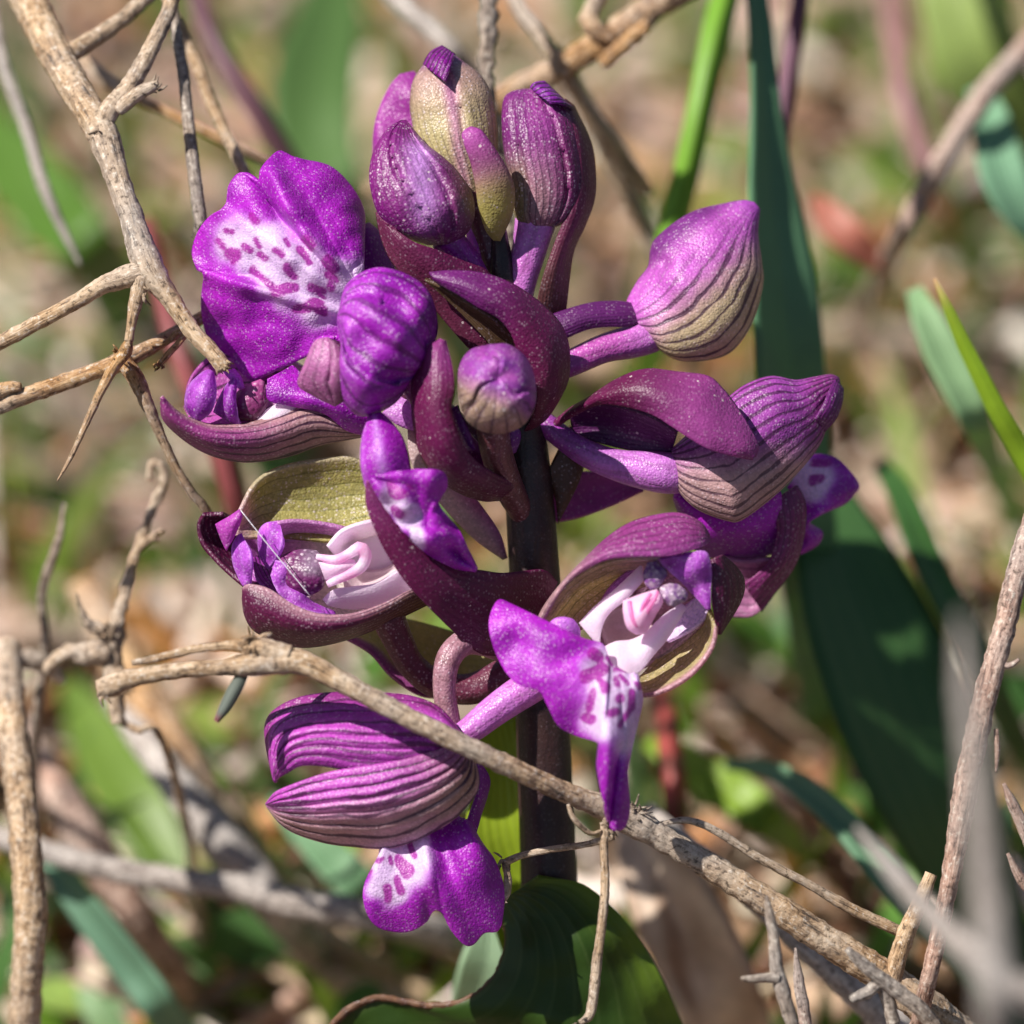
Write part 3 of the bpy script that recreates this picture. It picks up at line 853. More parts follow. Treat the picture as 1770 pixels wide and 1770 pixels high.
tube('column', [(548, 962, 4.0, 5), (580, 967, 4.4, 8), (605, 956, 4.6, 9), (622, 947, 4.6, 12), (632, 960, 4.5, 11), (624, 980, 4.4, 10), (600, 994, 4.2, 9), (566, 1010, 4.0, 6)],
     lambda x, y, u, v: mix(PK, WHT, .4 + soft_noise(x, y, .06)), M_WHITE, fL, sides=14)
loft('column_flap', [(552, 972, 3.9), (580, 972, 4.2), (612, 968, 4.3)], [(560, 1002, 3.8), (584, 996, 4.0), (618, 980, 4.2)], const(mix(PK, WHT, .6)), M_WHITE, fL, bulge=.3, nu=10, nv=16)
def colL2(x, y, u, v):
    c = mix(mix(MAROON, MARD, .4), mix(OLIVD, BROWN, .4), sstep(.5, .95, v) * .8)
    return mix(c, mix(MAUVE, TAN, .6), (1 - sstep(.02, .32, u)) * .8) + (.3 + .6 * sstep(.3, .7, v),)
loft('sepal', [(421, 1018, 4.0), (432, 1011, 4.4), (465, 1019, 4.8), (508, 1047, 5.1), (555, 1063, 5.2), (609, 1062, 5.0), (664, 1044, 4.6), (705, 1022, 4.0), (745, 1005, 3.2)],
     [(421, 1035, 3.8), (425, 1062, 3.6), (439, 1087, 3.4), (470, 1103, 3.2), (510, 1116, 3.0), (555, 1114, 2.8), (610, 1100, 2.6), (665, 1078, 2.4), (745, 1040, 2.0)],
     colL2, M_HOOD7, fL, bulge=1.2, nu=34, nv=70)

loft('sepal', [(415, 915, 1.2), (450, 915, .6), (520, 915, .2), (600, 920, 0), (680, 905, .4)], [(440, 1030, 2.6), (500, 1062, 2.8), (560, 1075, 2.8), (630, 1068, 2.4), (720, 1020, 1.8)],
     lambda x, y, u, v: mix(mix(MAUVE, LIL, .3), mix(WHT, OLIVE, .35), sstep(470, 570, x)) + (.5,), M_INNER, fL, bulge=-1.6, nu=26, nv=40)

# ---- its narrow sideways lip (J) lying in a large dark bract (K)
def colK(x, y, u, v):
    return mix(mix(MAROON, MAUVE, .3 * (1 - sstep(0, .25, v))), MARD, sstep(.3, .9, v) * .45) + (.7,)
loft('bract', [(634, 830, 7.8), (634, 873, 7.6), (653, 924, 7.3), (674, 964, 7.0), (703, 1007, 6.5), (736, 1043, 5.8), (772, 1080, 4.8), (819, 1123, 3.4), (850, 1132, 2.4), (905, 1130, 1.4)],
     [(648, 824, 7.6), (690, 880, 7.0), (735, 935, 6.4), (772, 968, 5.8), (800, 982, 5.2), (832, 986, 4.6), (862, 990, 4.0), (900, 988, 3.2), (940, 985, 2.4), (962, 1005, 1.6)],
     colK, M_BRACT, orchid, bulge=.5, nu=34, nv=80)
spJ = [(678, 842, 694, 856, 10), (684, 880, 692, 888, 8), (705, 835, 712, 845, 4)]
loft('lip', [(640, 828, 8.2), (662, 872, 8.0), (692, 912, 7.6), (735, 952, 7.0), (778, 978, 6.2), (822, 986, 5.4)],
     [(652, 822, 8.3), (690, 814, 8.6), (740, 812, 8.4), (766, 818, 8.0), (772, 836, 7.8), (764, 852, 7.6), (755, 868, 7.4), (772, 892, 7.2), (795, 922, 6.8), (810, 955, 6.2), (823, 984, 5.5)],
     lip_col(spJ, [(680, 858, 10, 38), (704, 895, 10, 34), (722, 925, 6, 26)]), M_LIP, fL, bulge=.5, nu=50, nv=90, wav=.6, wfreq=.9, rip=.3, ripn=1.5)
loft('petal', [(640, 720, 6.4), (628, 755, 7.2), (625, 800, 7.8), (634, 850, 7.6)], [(657, 714, 6.4), (679, 736, 6.8), (699, 770, 7.2), (712, 840, 7.4)],
     lambda x, y, u, v: mix(mix(MAG, MAGD, .4), LIL, .55 * math.exp(-((u - .42) / .1) ** 2) + .25 * (1 - sstep(0, .2, u))), M_LIP, fL, bulge=.8, nu=24, nv=40)
# pale throat and bract scraps between left flower and stem
loft('petal', [(705, 742, .8), (712, 800, .8), (755, 862, .4), (820, 930, 0), (870, 965, -.4)], [(712, 740, .6), (765, 790, .6), (820, 860, .2), (862, 920, 0), (875, 965, -.4)], lambda x, y, u, v: mix(mix(OLIVE, LIL, .35), MAUVE, sstep(.3, 1, u) * .6), M_PETAL, orchid, bulge=.3, nu=14, nv=30)
loft('bract', [(592, 1100, .2), (640, 1128, .1), (680, 1172, -.2), (740, 1205, -.5), (830, 1190, -.8)], [(640, 1070, -1.6), (700, 1070, -2.0), (780, 1090, -2.2), (850, 1110, -2.2), (900, 1130, -1.8)],
     lambda x, y, u, v: mix(mix(MAUVE, BROWN, .4), OLIVE, sstep(.06, .2, u)) + (.4,), M_BRACT, orchid, bulge=-.4, nu=24, nv=40)

# ---- right open flower (Q)
Z6 = zmap(820, 850, .339)
fQ = tube('flower', [(1085, 1010, 3.0, 30), (1030, 1020, 2.0, 28), (985, 1040, 1.0, 26), (935, 1080, 0, 24)], const(mix(TAN, MAUVE, .5)), M_OVARY, orchid)
loft('sepal', Z6([(312, 690, 5.0), (360, 590, 5.2), (450, 470, 5.4), (560, 355, 5.6), (680, 240, 5.6), (800, 162, 5.5), (950, 120, 5.4), (1060, 118, 5.2), (1150, 162, 5.0), (1192, 225, 4.8)]),
     Z6([(322, 700, 5.2), (420, 525, 6.4), (500, 432, 7.0), (600, 372, 7.6), (700, 338, 8.0), (830, 332, 8.0), (980, 330, 7.8), (1100, 302, 7.2), (1170, 275, 6.4), (1194, 240, 5.4)]),
     lambda x, y, u, v: mix(mix(mix(TAN, MAUVE, .3), mix(MAROON, MAUVE, .45), sstep(.2, .5, v)), MAUVE, sstep(.6, 1, u) * .5) + (.5,), M_HOOD5, fQ, bulge=.9, nu=30, nv=70)
colQi = lambda x, y, u, v: mix(mix(TAN, OLIVE, .5), mix(MAUVE, WHT, .4), sstep(.6, 1, v) * .6) + (.9,)
loft('sepal', Z6([(318, 700, 5.0), (420, 530, 6.0), (500, 440, 6.4), (600, 378, 6.8), (720, 342, 7.0), (850, 335, 7.0), (980, 335, 6.8)]),
     Z6([(420, 760, 4.2), (520, 720, 3.2), (600, 660, 2.8), (690, 590, 2.6), (780, 520, 2.6), (880, 470, 2.8), (980, 430, 3.4)]), colQi, M_INNER, fQ, bulge=-1.0, nu=30, nv=50)
loft('petal', Z6([(620, 600, 4.2), (700, 480, 4.6), (800, 400, 4.8), (900, 340, 5.2)]), Z6([(690, 560, 4.4), (780, 470, 4.8), (850, 390, 5.0), (940, 345, 5.4)]), const(mix(MAGL, TAN, .3) + (.5,)), M_INNER, fQ, bulge=-.2, nu=12, nv=24)
loft('petal', Z6([(935, 340, 6.6), (990, 400, 6.6), (1050, 450, 6.4), (1130, 530, 6.2), (1192, 600, 6.0)]), Z6([(1090, 318, 7.2), (1180, 305, 7.2), (1202, 380, 7.0), (1204, 480, 6.6), (1196, 595, 6.1)]),
     pet(.5, .8), M_PETAL, fQ, bulge=.3, nu=24, nv=36, wav=.4, wfreq=.7)
loft('sepal', Z6([(1205, 345, 6.2), (1212, 450, 6.3), (1212, 560, 6.2), (1225, 650, 5.8), (1242, 725, 5.2)]), Z6([(1262, 322, 5.8), (1335, 390, 4.6), (1370, 460, 4.0), (1350, 560, 4.0), (1250, 725, 5.0)]),
     lambda x, y, u, v: mix(MARD, MAROON, .4 + .5 * (1 - u)) + (.6,), M_HOOD5, fQ, bulge=.6, nu=22, nv=36)
loft('sepal', Z6([(1200, 600, 5.8), (1165, 690, 4.2), (1060, 760, 3.2), (960, 830, 2.8), (890, 900, 3.0), (830, 960, 3.8)]), Z6([(1236, 690, 5.8), (1215, 790, 6.0), (1140, 900, 6.2), (1040, 980, 6.2), (930, 1030, 6.0), (848, 1044, 5.6)]),
     lambda x, y, u, v: mix(mix(OLIVE, TAN, .4), mix(TAN, MAUVE, .4), sstep(.85, 1, u)) + (.8,), M_INNER, fQ, bulge=-.7, nu=28, nv=50)
loft('sepal', Z6([(560, 640, 2.6), (700, 500, 2.6), (850, 380, 3.2), (1000, 330, 4.4), (1150, 330, 5.0)]), Z6([(640, 860, 3.6), (760, 920, 3.2), (900, 880, 2.8), (1050, 780, 3.4), (1200, 640, 5.0)]),
     lambda x, y, u, v: mix(mix(TAN, WHT, .4), MAUVE, .25 + .3 * (1 - u)) + (.7,), M_INNER, fQ, bulge=-1.2, nu=26, nv=36)
loft('petal', Z6([(960, 750, 4.0), (1010, 660, 4.4), (1080, 580, 4.8), (1140, 540, 5.0), (1185, 560, 5.2)]), Z6([(985, 765, 4.2), (1060, 730, 4.8), (1130, 690, 5.0), (1185, 630, 5.2), (1196, 590, 5.3)]),
     lambda x, y, u, v: mix(WHT, LIL, .35) + (.35,), M_INNER, fQ, bulge=-.3, nu=16, nv=26)
loft('throat', Z6([(535, 670, 5.2), (620, 588, 5.4), (710, 515, 5.6), (790, 440, 5.8), (852, 378, 6.0)]), Z6([(640, 790, 5.6), (650, 680, 5.8), (690, 610, 6.0), (770, 545, 6.2), (862, 450, 6.2)]), colWh, M_WHITE, fQ, bulge=.35, nu=20, nv=40)
loft('throat', Z6([(640, 690, 4.4), (690, 620, 4.2), (760, 590, 4.4), (800, 620, 4.6)]), Z6([(700, 840, 5.2), (760, 800, 4.8), (850, 760, 4.8), (920, 690, 5.0)]), lambda x, y, u, v: mix(WHT, TAN, .5), M_WHITE, fQ, bulge=-.9, nu=20, nv=24)
loft('throat', Z6([(660, 800, 6.0), (720, 770, 6.0), (800, 760, 5.8), (880, 720, 5.8), (960, 640, 5.8), (1060, 572, 5.8)]), Z6([(690, 900, 7.0), (770, 945, 7.2), (840, 920, 6.8), (910, 830, 6.2), (985, 740, 5.8), (1075, 585, 5.8)]), colWh, M_WHITE, fQ, bulge=.3, nu=24, nv=44)
loft('column', Z6([(762, 560, 6.8), (765, 620, 7.0), (785, 690, 7.0), (830, 720, 6.8)]), Z6([(930, 500, 7.0), (955, 560, 7.2), (920, 620, 7.2), (870, 715, 6.9)]), lambda x, y, u, v: mix(PK, WHT, .45), M_WHITE, fQ, bulge=.6, nu=20, nv=26)
for pth in ([(790, 560, 7.3, 8), (800, 620, 7.6, 9), (820, 670, 7.6, 9), (845, 690, 7.4, 8)], [(870, 640, 7.6, 8), (890, 590, 7.8, 8), (920, 545, 7.8, 7), (935, 510, 7.5, 6)], [(840, 640, 7.7, 7), (865, 570, 7.8, 7), (900, 520, 7.7, 7)]):
    tube('column_fold', [(820 + .339 * a, 850 + .339 * b, c, .5 * r) for a, b, c, r in pth], const(srgb(226, 150, 200)), M_WHITE, fQ, sides=8, step=4)
pod('anther', Z6([(880, 360, 6.8), (860, 420, 6.9), (870, 470, 7.0), (900, 500, 7.0)]), Z6([(930, 350, 6.8), (980, 400, 6.8), (975, 440, 6.9), (940, 490, 7.0)]), lambda x, y, u, v: mix(srgb(120, 60, 140), srgb(176, 150, 172), .45 + 1.2 * soft_noise(x, y, .14)), M_ANTHER, fQ, fr=.5, bk=.4, nv=24, nu=30, wav=.4)
pod('anther', Z6([(990, 465, 6.8), (945, 490, 7.0), (955, 540, 7.0), (985, 580, 6.9)]), Z6([(1040, 470, 6.7), (1085, 510, 6.7), (1080, 555, 6.8), (1020, 585, 6.9)]), lambda x, y, u, v: mix(srgb(120, 64, 140), srgb(182, 158, 176), .55 + 1.2 * soft_noise(x, y, .14)), M_ANTHER, fQ, fr=.5, bk=.4, nv=24, nu=30, wav=.4)
pod('petal', Z6([(380, 760, 5.6), (362, 700, 5.8), (400, 650, 6.0), (440, 637, 6.0)]), Z6([(540, 775, 5.6), (538, 700, 5.8), (505, 650, 6.0), (462, 637, 6.0)]), const(mix(MAGL, LIL, .3)), M_PETAL, fQ, fr=.6, bk=.5, nv=24, nu=30)
spQ = [(a, b, c, d, r * 1.25) for a, b, c, d, r in zcaps(820, 850, .339, [(600, 832, 628, 848, 22), (570, 950, 640, 915, 28), (640, 960, 672, 1010, 16), (712, 908, 768, 920, 13), (718, 965, 726, 1000, 12), (745, 955, 772, 985, 10),
    (605, 1035, 588, 1100, 20), (575, 1145, 605, 1160, 22), (735, 1055, 737, 1065, 16), (690, 1135, 710, 1125, 18), (797, 1030, 792, 1100, 17), (790, 1100, 735, 1200, 12), (820, 970, 832, 1000, 9), (672, 845, 690, 880, 9),
    (640, 880, 660, 900, 16)])]
outQ = Z6([(330, 712, 7.0), (220, 640, 6.6), (155, 566, 6.2), (115, 566, 6.4), (80, 640, 7.0), (80, 720, 7.4), (110, 820, 7.6), (170, 930, 7.8), (240, 988, 8.0), (330, 1010, 8.2), (380, 1095, 8.0), (430, 1190, 7.8),
           (520, 1240, 8.0), (650, 1290, 8.6), (632, 1390, 8.6), (648, 1500, 8.4), (668, 1610, 8.2), (690, 1695, 8.0), (722, 1726, 8.0), (765, 1700, 7.8), (785, 1610, 7.6), (770, 1500, 7.8), (785, 1360, 8.0), (830, 1160, 7.8), (850, 1050, 7.4), (825, 930, 7.4)])
inQ = Z6([(540, 770, 7.4), (600, 768, 7.4), (650, 780, 7.4), (668, 810, 7.5), (675, 840, 7.6), (700, 880, 7.7), (730, 900, 7.7), (760, 920, 7.7), (790, 935, 7.6), (822, 930, 7.5)])
def dzQ(x, y, u, v):
    # fold down the middle of the lip
    q = (x - 1064) * math.cos(.12) + (y - 1200) * math.sin(.12)
    return 1.1 * math.exp(-(q / 22) ** 2) * sstep(1150, 1220, y) - .7 * math.exp(-((q - 16) / 7) ** 2) * sstep(1270, 1320, y) - .9 * math.exp(-(math.hypot(x - 895, y - 1110) / 30) ** 2) * .9
loft('lip', inQ, outQ, lip_col(spQ, [(1064, 1195, 20, 84), (1050, 1165, 10, 70), (1045, 1240, 10, 66), (1078, 1250, 4, 60), (1080, 1285, -14, 56)]), M_LIP, fQ, bulge=1.0, nu=90, nv=230, dz=dzQ, wav=.3, wfreq=.5, taper=.2)

# ---- lower left flower (O): striped hood from the side, two-lobed lip, thick spur
Z7 = zmap(430, 1080, .3278)
fO = tube('flower', [(778, 1260, 3.4, 20), (768, 1190, 3.8, 20), (775, 1140, 3.8, 22), (800, 1112, 3.2, 23), (835, 1110, 2.0, 24), (890, 1130, .4, 24)],
          lambda x, y, u, v: mix(mix(TAN, MAUVE, .45), BROWN, .35 + .5 * soft_noise(x, y, .05)), M_OVARY, orchid)
tube('spur', [(790, 1275, 4.2, 20), (815, 1260, 4.2, 24), (850, 1232, 4.2, 27), (885, 1207, 4.2, 29), (915, 1188, 4.0, 30), (935, 1180, 3.8, 26), (945, 1176, 3.7, 14)], lambda x, y, u, v: mix(PINK, MAUVE, .25 + .4 * soft_noise(x, y, .05)), M_OVARY, fO, sides=24)
def colO1(x, y, u, v):
    return mix(mix(MAUVE, MAG, .35), MAROON, .6 * (1 - sstep(.05, .25, u)) + .2 * soft_noise(x, y, .03)) + (.75,)
loft('sepal', Z7([(1120, 580, 5.4), (1000, 440, 5.2), (850, 380, 5.0), (650, 362, 4.8), (450, 362, 4.6), (280, 385, 4.4), (150, 445, 4.2), (95, 520, 4.2), (98, 640, 4.2), (138, 822, 4.2)]),
     Z7([(1180, 720, 6.0), (1020, 760, 6.4), (850, 790, 6.6), (650, 790, 6.6), (450, 750, 6.4), (352, 737, 6.2), (270, 742, 6.0), (210, 775, 5.6), (165, 800, 5.0), (140, 825, 4.3)]),
     colO1, M_HOOD7, fO, bulge=1.2, nu=44, nv=80, rip=.12, ripn=7)
def colO2(x, y, u, v):
    c = mix(mix(MAUVE, MAG, .3), mix(TAN, MAUVE, .35), sstep(.25, .75, u))
    c = mix(c, mix(BROWN, OLIVE, .4), sstep(.45, .1, v) * .6 if False else (1 - sstep(.1, .45, v)) * .5)
    return mix(c, mix(PINK, TAN, .6), sstep(.88, 1, u) * .8) + (.9,)
loft('sepal', Z7([(1130, 590, 6.0), (1000, 660, 6.9), (800, 715, 7.2), (600, 748, 7.1), (450, 772, 6.8), (350, 800, 6.5), (240, 840, 6.0), (150, 880, 5.4), (110, 925, 4.8), (97, 945, 4.4)]),
     Z7([(1180, 690, 5.4), (1208, 830, 5.6), (1170, 925, 5.8), (1060, 1035, 5.8), (900, 1122, 5.6), (740, 1172, 5.2), (560, 1164, 4.8), (380, 1138, 4.4), (200, 1068, 4.2), (100, 955, 4.2)]),
     colO2, M_HOOD7, fO, bulge=1.1, nu=44, nv=80, rip=.1, ripn=7)
spO = zcaps(430, 1080, .3278, [(850, 1165, 882, 1218, 20), (738, 1235, 742, 1262, 12), (795, 1250, 845, 1300, 34), (785, 1345, 805, 1395, 26), (732, 1390, 738, 1440, 22), (700, 1235, 690, 1250, 10), (655, 1290, 650, 1300, 8)])
outO = Z7([(700, 1140, 4.2), (690, 1230, 4.4), (630, 1340, 4.6), (610, 1430, 4.6), (632, 1530, 4.4), (685, 1592, 4.2), (780, 1616, 4.2), (865, 1608, 4.4), (935, 1560, 5.0), (985, 1502, 5.6), (1032, 1530, 5.2), (1080, 1620, 4.8),
           (1140, 1686, 4.4), (1185, 1680, 4.2), (1240, 1622, 4.2), (1312, 1608, 3.8), (1338, 1500, 3.6), (1336, 1380, 3.6), (1292, 1250, 3.6), (1222, 1150, 3.6), (1160, 1040, 3.6)])
inO = Z7([(740, 1080, 4.0), (800, 1060, 4.0), (850, 1050, 4.0), (900, 1040, 4.0), (960, 1030, 4.0), (1050, 1020, 3.8), (1110, 1010, 3.6)])
loft('lip', inO, outO, lip_col(spO, [(693, 1490, 30, 74), (672, 1530, 18, 50), (712, 1466, 16, 44)]), M_LIP, fO, bulge=1.4, nu=80, nv=180, wav=.2, taper=.25,
     dz=lambda x, y, u, v: -.6 * math.exp(-((x - 745 - (y - 1560) * .05) / 18) ** 2) * sstep(1500, 1570, y))
loft('lip_lobe', Z7([(1120, 1110, 3.0), (1165, 1000, 3.2), (1200, 900, 3.4), (1205, 800, 3.4), (1195, 720, 3.2)]), Z7([(1190, 1110, 2.6), (1215, 1010, 2.2), (1250, 900, 2.0), (1262, 810, 2.0), (1205, 715, 2.8)]), const(MAGD), M_LIP, fO, bulge=.3, nu=12, nv=24)

# ---- right bud (S)
Z4 = zmap(900, 330, .339)
def colS(x, y, u, v):
    # axis coordinate: purple on the upper left, olive tan lower right
    q = (x - 1210) * .62 + (y - 490) * .78
    c = mix(mix(MAUVE, MAGL, .35), mix(TAN, OLIVE, .35), sstep(-35, 60, q + 10 * soft_noise(x, y, .05)))
    c = mix(c, mix(VIO, MAROON, .4), 1 - sstep(-95, -60, q))
    c = mix(c, VIO, sstep(.8, 1, v) * .6)
    return c + (.8 * sstep(-60, 10, q) + .15,)
bS = pod('bud', Z4([(585, 640, -.4), (535, 585, -.6), (590, 465, -1.0), (648, 385, -1.1), (660, 300, -1.2), (690, 240, -1.2), (790, 155, -1.3), (900, 95, -1.4), (1040, 62, -1.5), (1130, 46, -1.5), (1190, 55, -1.5)]),
         Z4([(605, 680, -.4), (680, 785, -.3), (780, 858, -.3), (890, 872, -.4), (1040, 842, -.6), (1130, 762, -.8), (1195, 640, -1.0), (1238, 470, -1.1), (1232, 370, -1.2), (1212, 220, -1.3), (1222, 90, -1.5)]),
         colS, M_HOOD12, orchid, fr=.75, bk=.75, nu=120, nv=90, wav=.25,
         dz=lambda x, y, u, v: -.5 * math.exp(-(math.hypot(x - 1148, y - 455) / 16) ** 2))
tube('ovary', Z4([(60, 960, 1.0, 20), (240, 885, .8, 23), (420, 805, .4, 25), (560, 770, 0, 29), (660, 740, -.3, 30), (760, 700, -.9, 24)]), lambda x, y, u, v: mix(MAUVE, PINK, sstep(.5, 1, v)) if v > .3 else mix(VIO, MAUVE, .7), M_OVARY, bS)  # darker inner end: shade of the bract above, painted into the colour
loft('bract', Z4([(100, 660, 1.4), (200, 620, 1.2), (350, 578, .8), (450, 568, .4), (540, 572, 0), (610, 600, -.2)]), Z4([(180, 780, 1.4), (240, 745, 1.4), (350, 700, 1.2), (450, 690, .9), (530, 690, .6), (612, 668, .2)]),
     const(mix(MARD, VIO, .4) + (.5,)), M_BRACT, orchid, bulge=.4, nu=16, nv=36)

# ---- right flower (T): striped hood under a purple bract
fT = tube('flower', Z4([(60, 1130, .8, 17), (130, 1190, .8, 20), (230, 1270, .9, 21), (350, 1345, 1.0, 24), (500, 1400, 1.1, 28), (640, 1425, 1.2, 34), (770, 1440, 1.2, 36), (880, 1440, .6, 30)]),
          lambda x, y, u, v: mix(mix(VIO, MAUVE, .4), PINK, sstep(.25, .5, v) * .75), M_OVARY, orchid, sides=22)  # shadow near the stem and lit pink outer part are mixed into the colour
def colT(x, y, u, v):
    q = (y - 800) - (x - 1300) * -.1
    c = mix(mix(VIO, MAUVE, .45), mix(TAN, MAUVE, .25), sstep(-50, 30, q + 8 * soft_noise(x, y, .05)))
    c = mix(c, mix(MAROON, MAUVE, .3), sstep(1375, 1420, x) * .6)
    return c + (.85,)
bT = pod('hood', Z4([(772, 1310, 1.4), (860, 1230, 1.5), (960, 1140, 1.5), (1070, 1040, 1.4), (1160, 978, 1.3), (1280, 942, 1.1), (1400, 962, .8), (1490, 948, .5), (1580, 934, .2), (1625, 950, 0)]),
         Z4([(762, 1420, 1.4), (800, 1525, 1.5), (900, 1625, 1.6), (1050, 1682, 1.6), (1130, 1678, 1.5), (1290, 1560, 1.2), (1430, 1420, .9), (1530, 1290, .6), (1580, 1150, .3), (1640, 1040, .1)]),
         colT, M_HOOD12, fT, fr=.6, bk=.6, nu=120, nv=90, wav=.25)
loft('sepal', Z4([(1545, 1225, .6), (1600, 1160, .8), (1632, 1080, .6), (1640, 1010, .2)]), Z4([(1500, 1160, 1.6), (1540, 1090, 1.6), (1570, 1020, 1.2), (1600, 960, .4)]), const(mix(VIO, MAROON, .5) + (.5,)), M_HOOD5, fT, bulge=.3, nu=12, nv=18)
loft('bract', Z4([(170, 1180, 1.2), (260, 1110, 1.8), (350, 1058, 2.6), (500, 962, 3.6), (640, 914, 4.2), (800, 928, 4.4), (950, 948, 4.3), (1020, 1005, 4.2), (1085, 1085, 4.2), (1155, 1195, 4.3), (1205, 1300, 4.3), (1190, 1355, 4.4)]),
     Z4([(180, 1200, 1.2), (280, 1135, 2.4), (400, 1085, 3.6), (550, 1100, 4.6), (680, 1142, 5.2), (780, 1205, 5.5), (860, 1260, 5.6), (950, 1312, 5.5), (1040, 1340, 5.2), (1100, 1352, 5.0), (1160, 1362, 4.6), (1185, 1362, 4.5)]),
     lambda x, y, u, v: mix(mix(MAROON, MARD, .2), MAUVE, sstep(.35, .75, v) * .65) + (.3,), M_BRACT, orchid, bulge=.8, nu=28, nv=70)  # shaded left part and lit right part are painted as dark and mauve
loft('bract', Z4([(250, 1135, 1.0), (400, 1085, 2.0), (560, 1105, 2.6), (700, 1160, 2.8), (800, 1225, 2.8)]), Z4([(270, 1260, .4), (380, 1280, .6), (500, 1310, .8), (620, 1330, 1.0), (770, 1330, 1.2)]),
     lambda x, y, u, v: mix(MARD, VIO, .3) + (.5,), M_BRACT, orchid, bulge=-.8, nu=18, nv=36)
spT = zcaps(1170, 500, .339, [(700, 895, 760, 890, 22), (690, 975, 730, 965, 20)])
Z6b = zmap(1170, 500, .339)
loft('lip', Z6b([(560, 1010, -2.6), (600, 1060, -2.6), (640, 1140, -2.8), (640, 1250, -3.0), (610, 1340, -3.2)]),
     Z6b([(690, 845, -3.2), (760, 848, -3.4), (830, 880, -3.6), (922, 990, -3.8), (900, 1040, -3.8), (850, 1090, -3.6), (760, 1125, -3.4), (690, 1140, -3.2), (670, 1190, -3.2), (690, 1210, -3.4), (735, 1240, -3.6), (720, 1290, -3.6), (660, 1330, -3.4), (625, 1345, -3.2)]),
     lip_col(spT, [(1404, 832, 10, 60)]), M_LIP, fT, bulge=.8, nu=50, nv=80)
loft('lip', [(1165, 852, -.2), (1230, 870, .1), (1300, 868, .2), (1350, 850, .1)], [(1166, 862, -.6), (1205, 950, -2.0), (1290, 965, -2.2), (1352, 950, -2.0)],
     lambda x, y, u, v: mix(MAG, MAGD, sstep(.3, .8, u)), M_LIP, fT, bulge=1.2, nu=30, nv=36)
loft('sepal', Z6b([(480, 1085, -.2), (505, 1180, -.4), (512, 1250, -.6), (480, 1370, -.8), (420, 1440, -1.2), (340, 1500, -1.6)]), Z6b([(610, 1000, -.8), (650, 1090, -1.2), (645, 1230, -1.6), (600, 1400, -2.0), (500, 1540, -2.4), (430, 1640, -2.8)]),
     lambda x, y, u, v: mix(MAROON, MAUVE, .25) + (.5,), M_HOOD5, fT, bulge=.6, nu=20, nv=40)
loft('sepal', Z6b([(240, 1360, -1.6), (340, 1380, -1.6), (470, 1370, -1.4), (520, 1380, -1.4)]), Z6b([(260, 1670, -2.8), (300, 1672, -2.8), (380, 1668, -2.8), (450, 1620, -2.6)]), lambda x, y, u, v: mix(MAUVE, TAN, .3) + (.5,), M_HOOD5, fT, bulge=-.5, nu=20, nv=20)
# bract behind the stem on the right
loft('bract', [(950, 905, -1.2), (1000, 895, -1.6), (1060, 872, -2.0), (1110, 848, -2.2)], [(950, 820, -1.4), (1000, 815, -1.8), (1060, 820, -2.2), (1115, 840, -2.4)], const(mix(MAUVE, MAROON, .3) + (.3,)), M_BRACT, orchid, bulge=-.3, nu=14, nv=20)
loft('bract', [(945, 820, .4), (960, 860, .2), (965, 905, 0)], [(985, 735, .8), (1010, 780, .4), (1000, 830, .2)], const(mix(MARD, OLIVD, .3) + (.3,)), M_BRACT, orchid, bulge=.2, nu=10, nv=14)

# ---- leaves of the orchid at the foot of the picture
LG = srgb(112, 140, 48)
LGD = srgb(70, 104, 36)
loft('leaf', [(800, 1250, -5), (815, 1350, -5), (805, 1450, -5), (840, 1560, -6), (900, 1760, -8), (930, 2000, -10)], [(905, 1230, -4.5), (930, 1340, -4), (960, 1450, -4), (990, 1560, -5), (1000, 1760, -7), (1000, 2000, -9)],
     lambda x, y, u, v: srgb(150, 172, 44), M_LEAF, orchid, bulge=-.8, nu=24, nv=40, thick=.35)
def colLf(x, y, u, v):
    c = mix(srgb(56, 82, 30), srgb(112, 138, 46), sstep(.62, 1, u))  # shaded body and sunlit right edge are painted in as two greens
    return mix(c, srgb(120, 84, 60), 1 - sstep(.0, .02, u))
loft('leaf', [(862, 1560, -3.2), (876, 1610, -2.2), (872, 1650, -1.6), (850, 1695, -1.4), (805, 1728, -1.6), (745, 1738, -1.9), (690, 1728, -2.2), (650, 1724, -2.4), (600, 1745, -2.6), (560, 1790, -3.0)],
     [(930, 1515, -.6), (1010, 1530, -1.0), (1080, 1595, -2.0), (1130, 1670, -3), (1172, 1760, -4), (1200, 1850, -5), (1200, 1950, -9), (1100, 2060, -10), (980, 2120, -10), (900, 2100, -9)],
     colLf, M_LEAF, orchid, bulge=2.0, nu=60, nv=80, thick=.4, wav=.5)
# brown dry margin, slightly thickened and uneven
tube('leaf_margin', [(864, 1590, -2.5, 3), (876, 1615, -2.1, 4), (872, 1650, -1.5, 5), (850, 1695, -1.3, 5.5), (805, 1728, -1.5, 5.5), (745, 1738, -1.8, 6), (690, 1729, -2.1, 6), (650, 1725, -2.3, 6), (600, 1746, -2.5, 6), (560, 1790, -2.9, 6)],
     lambda x, y, u, v: mix(srgb(150, 112, 84), srgb(84, 54, 38), .5 + soft_noise(x, y, .08)), M_BRACT, orchid, sides=8, rough=.5, rfreq=2.5)

# ------------------------------------------------------------------ dry twigs (real branching sticks)
rng = random.Random(7)

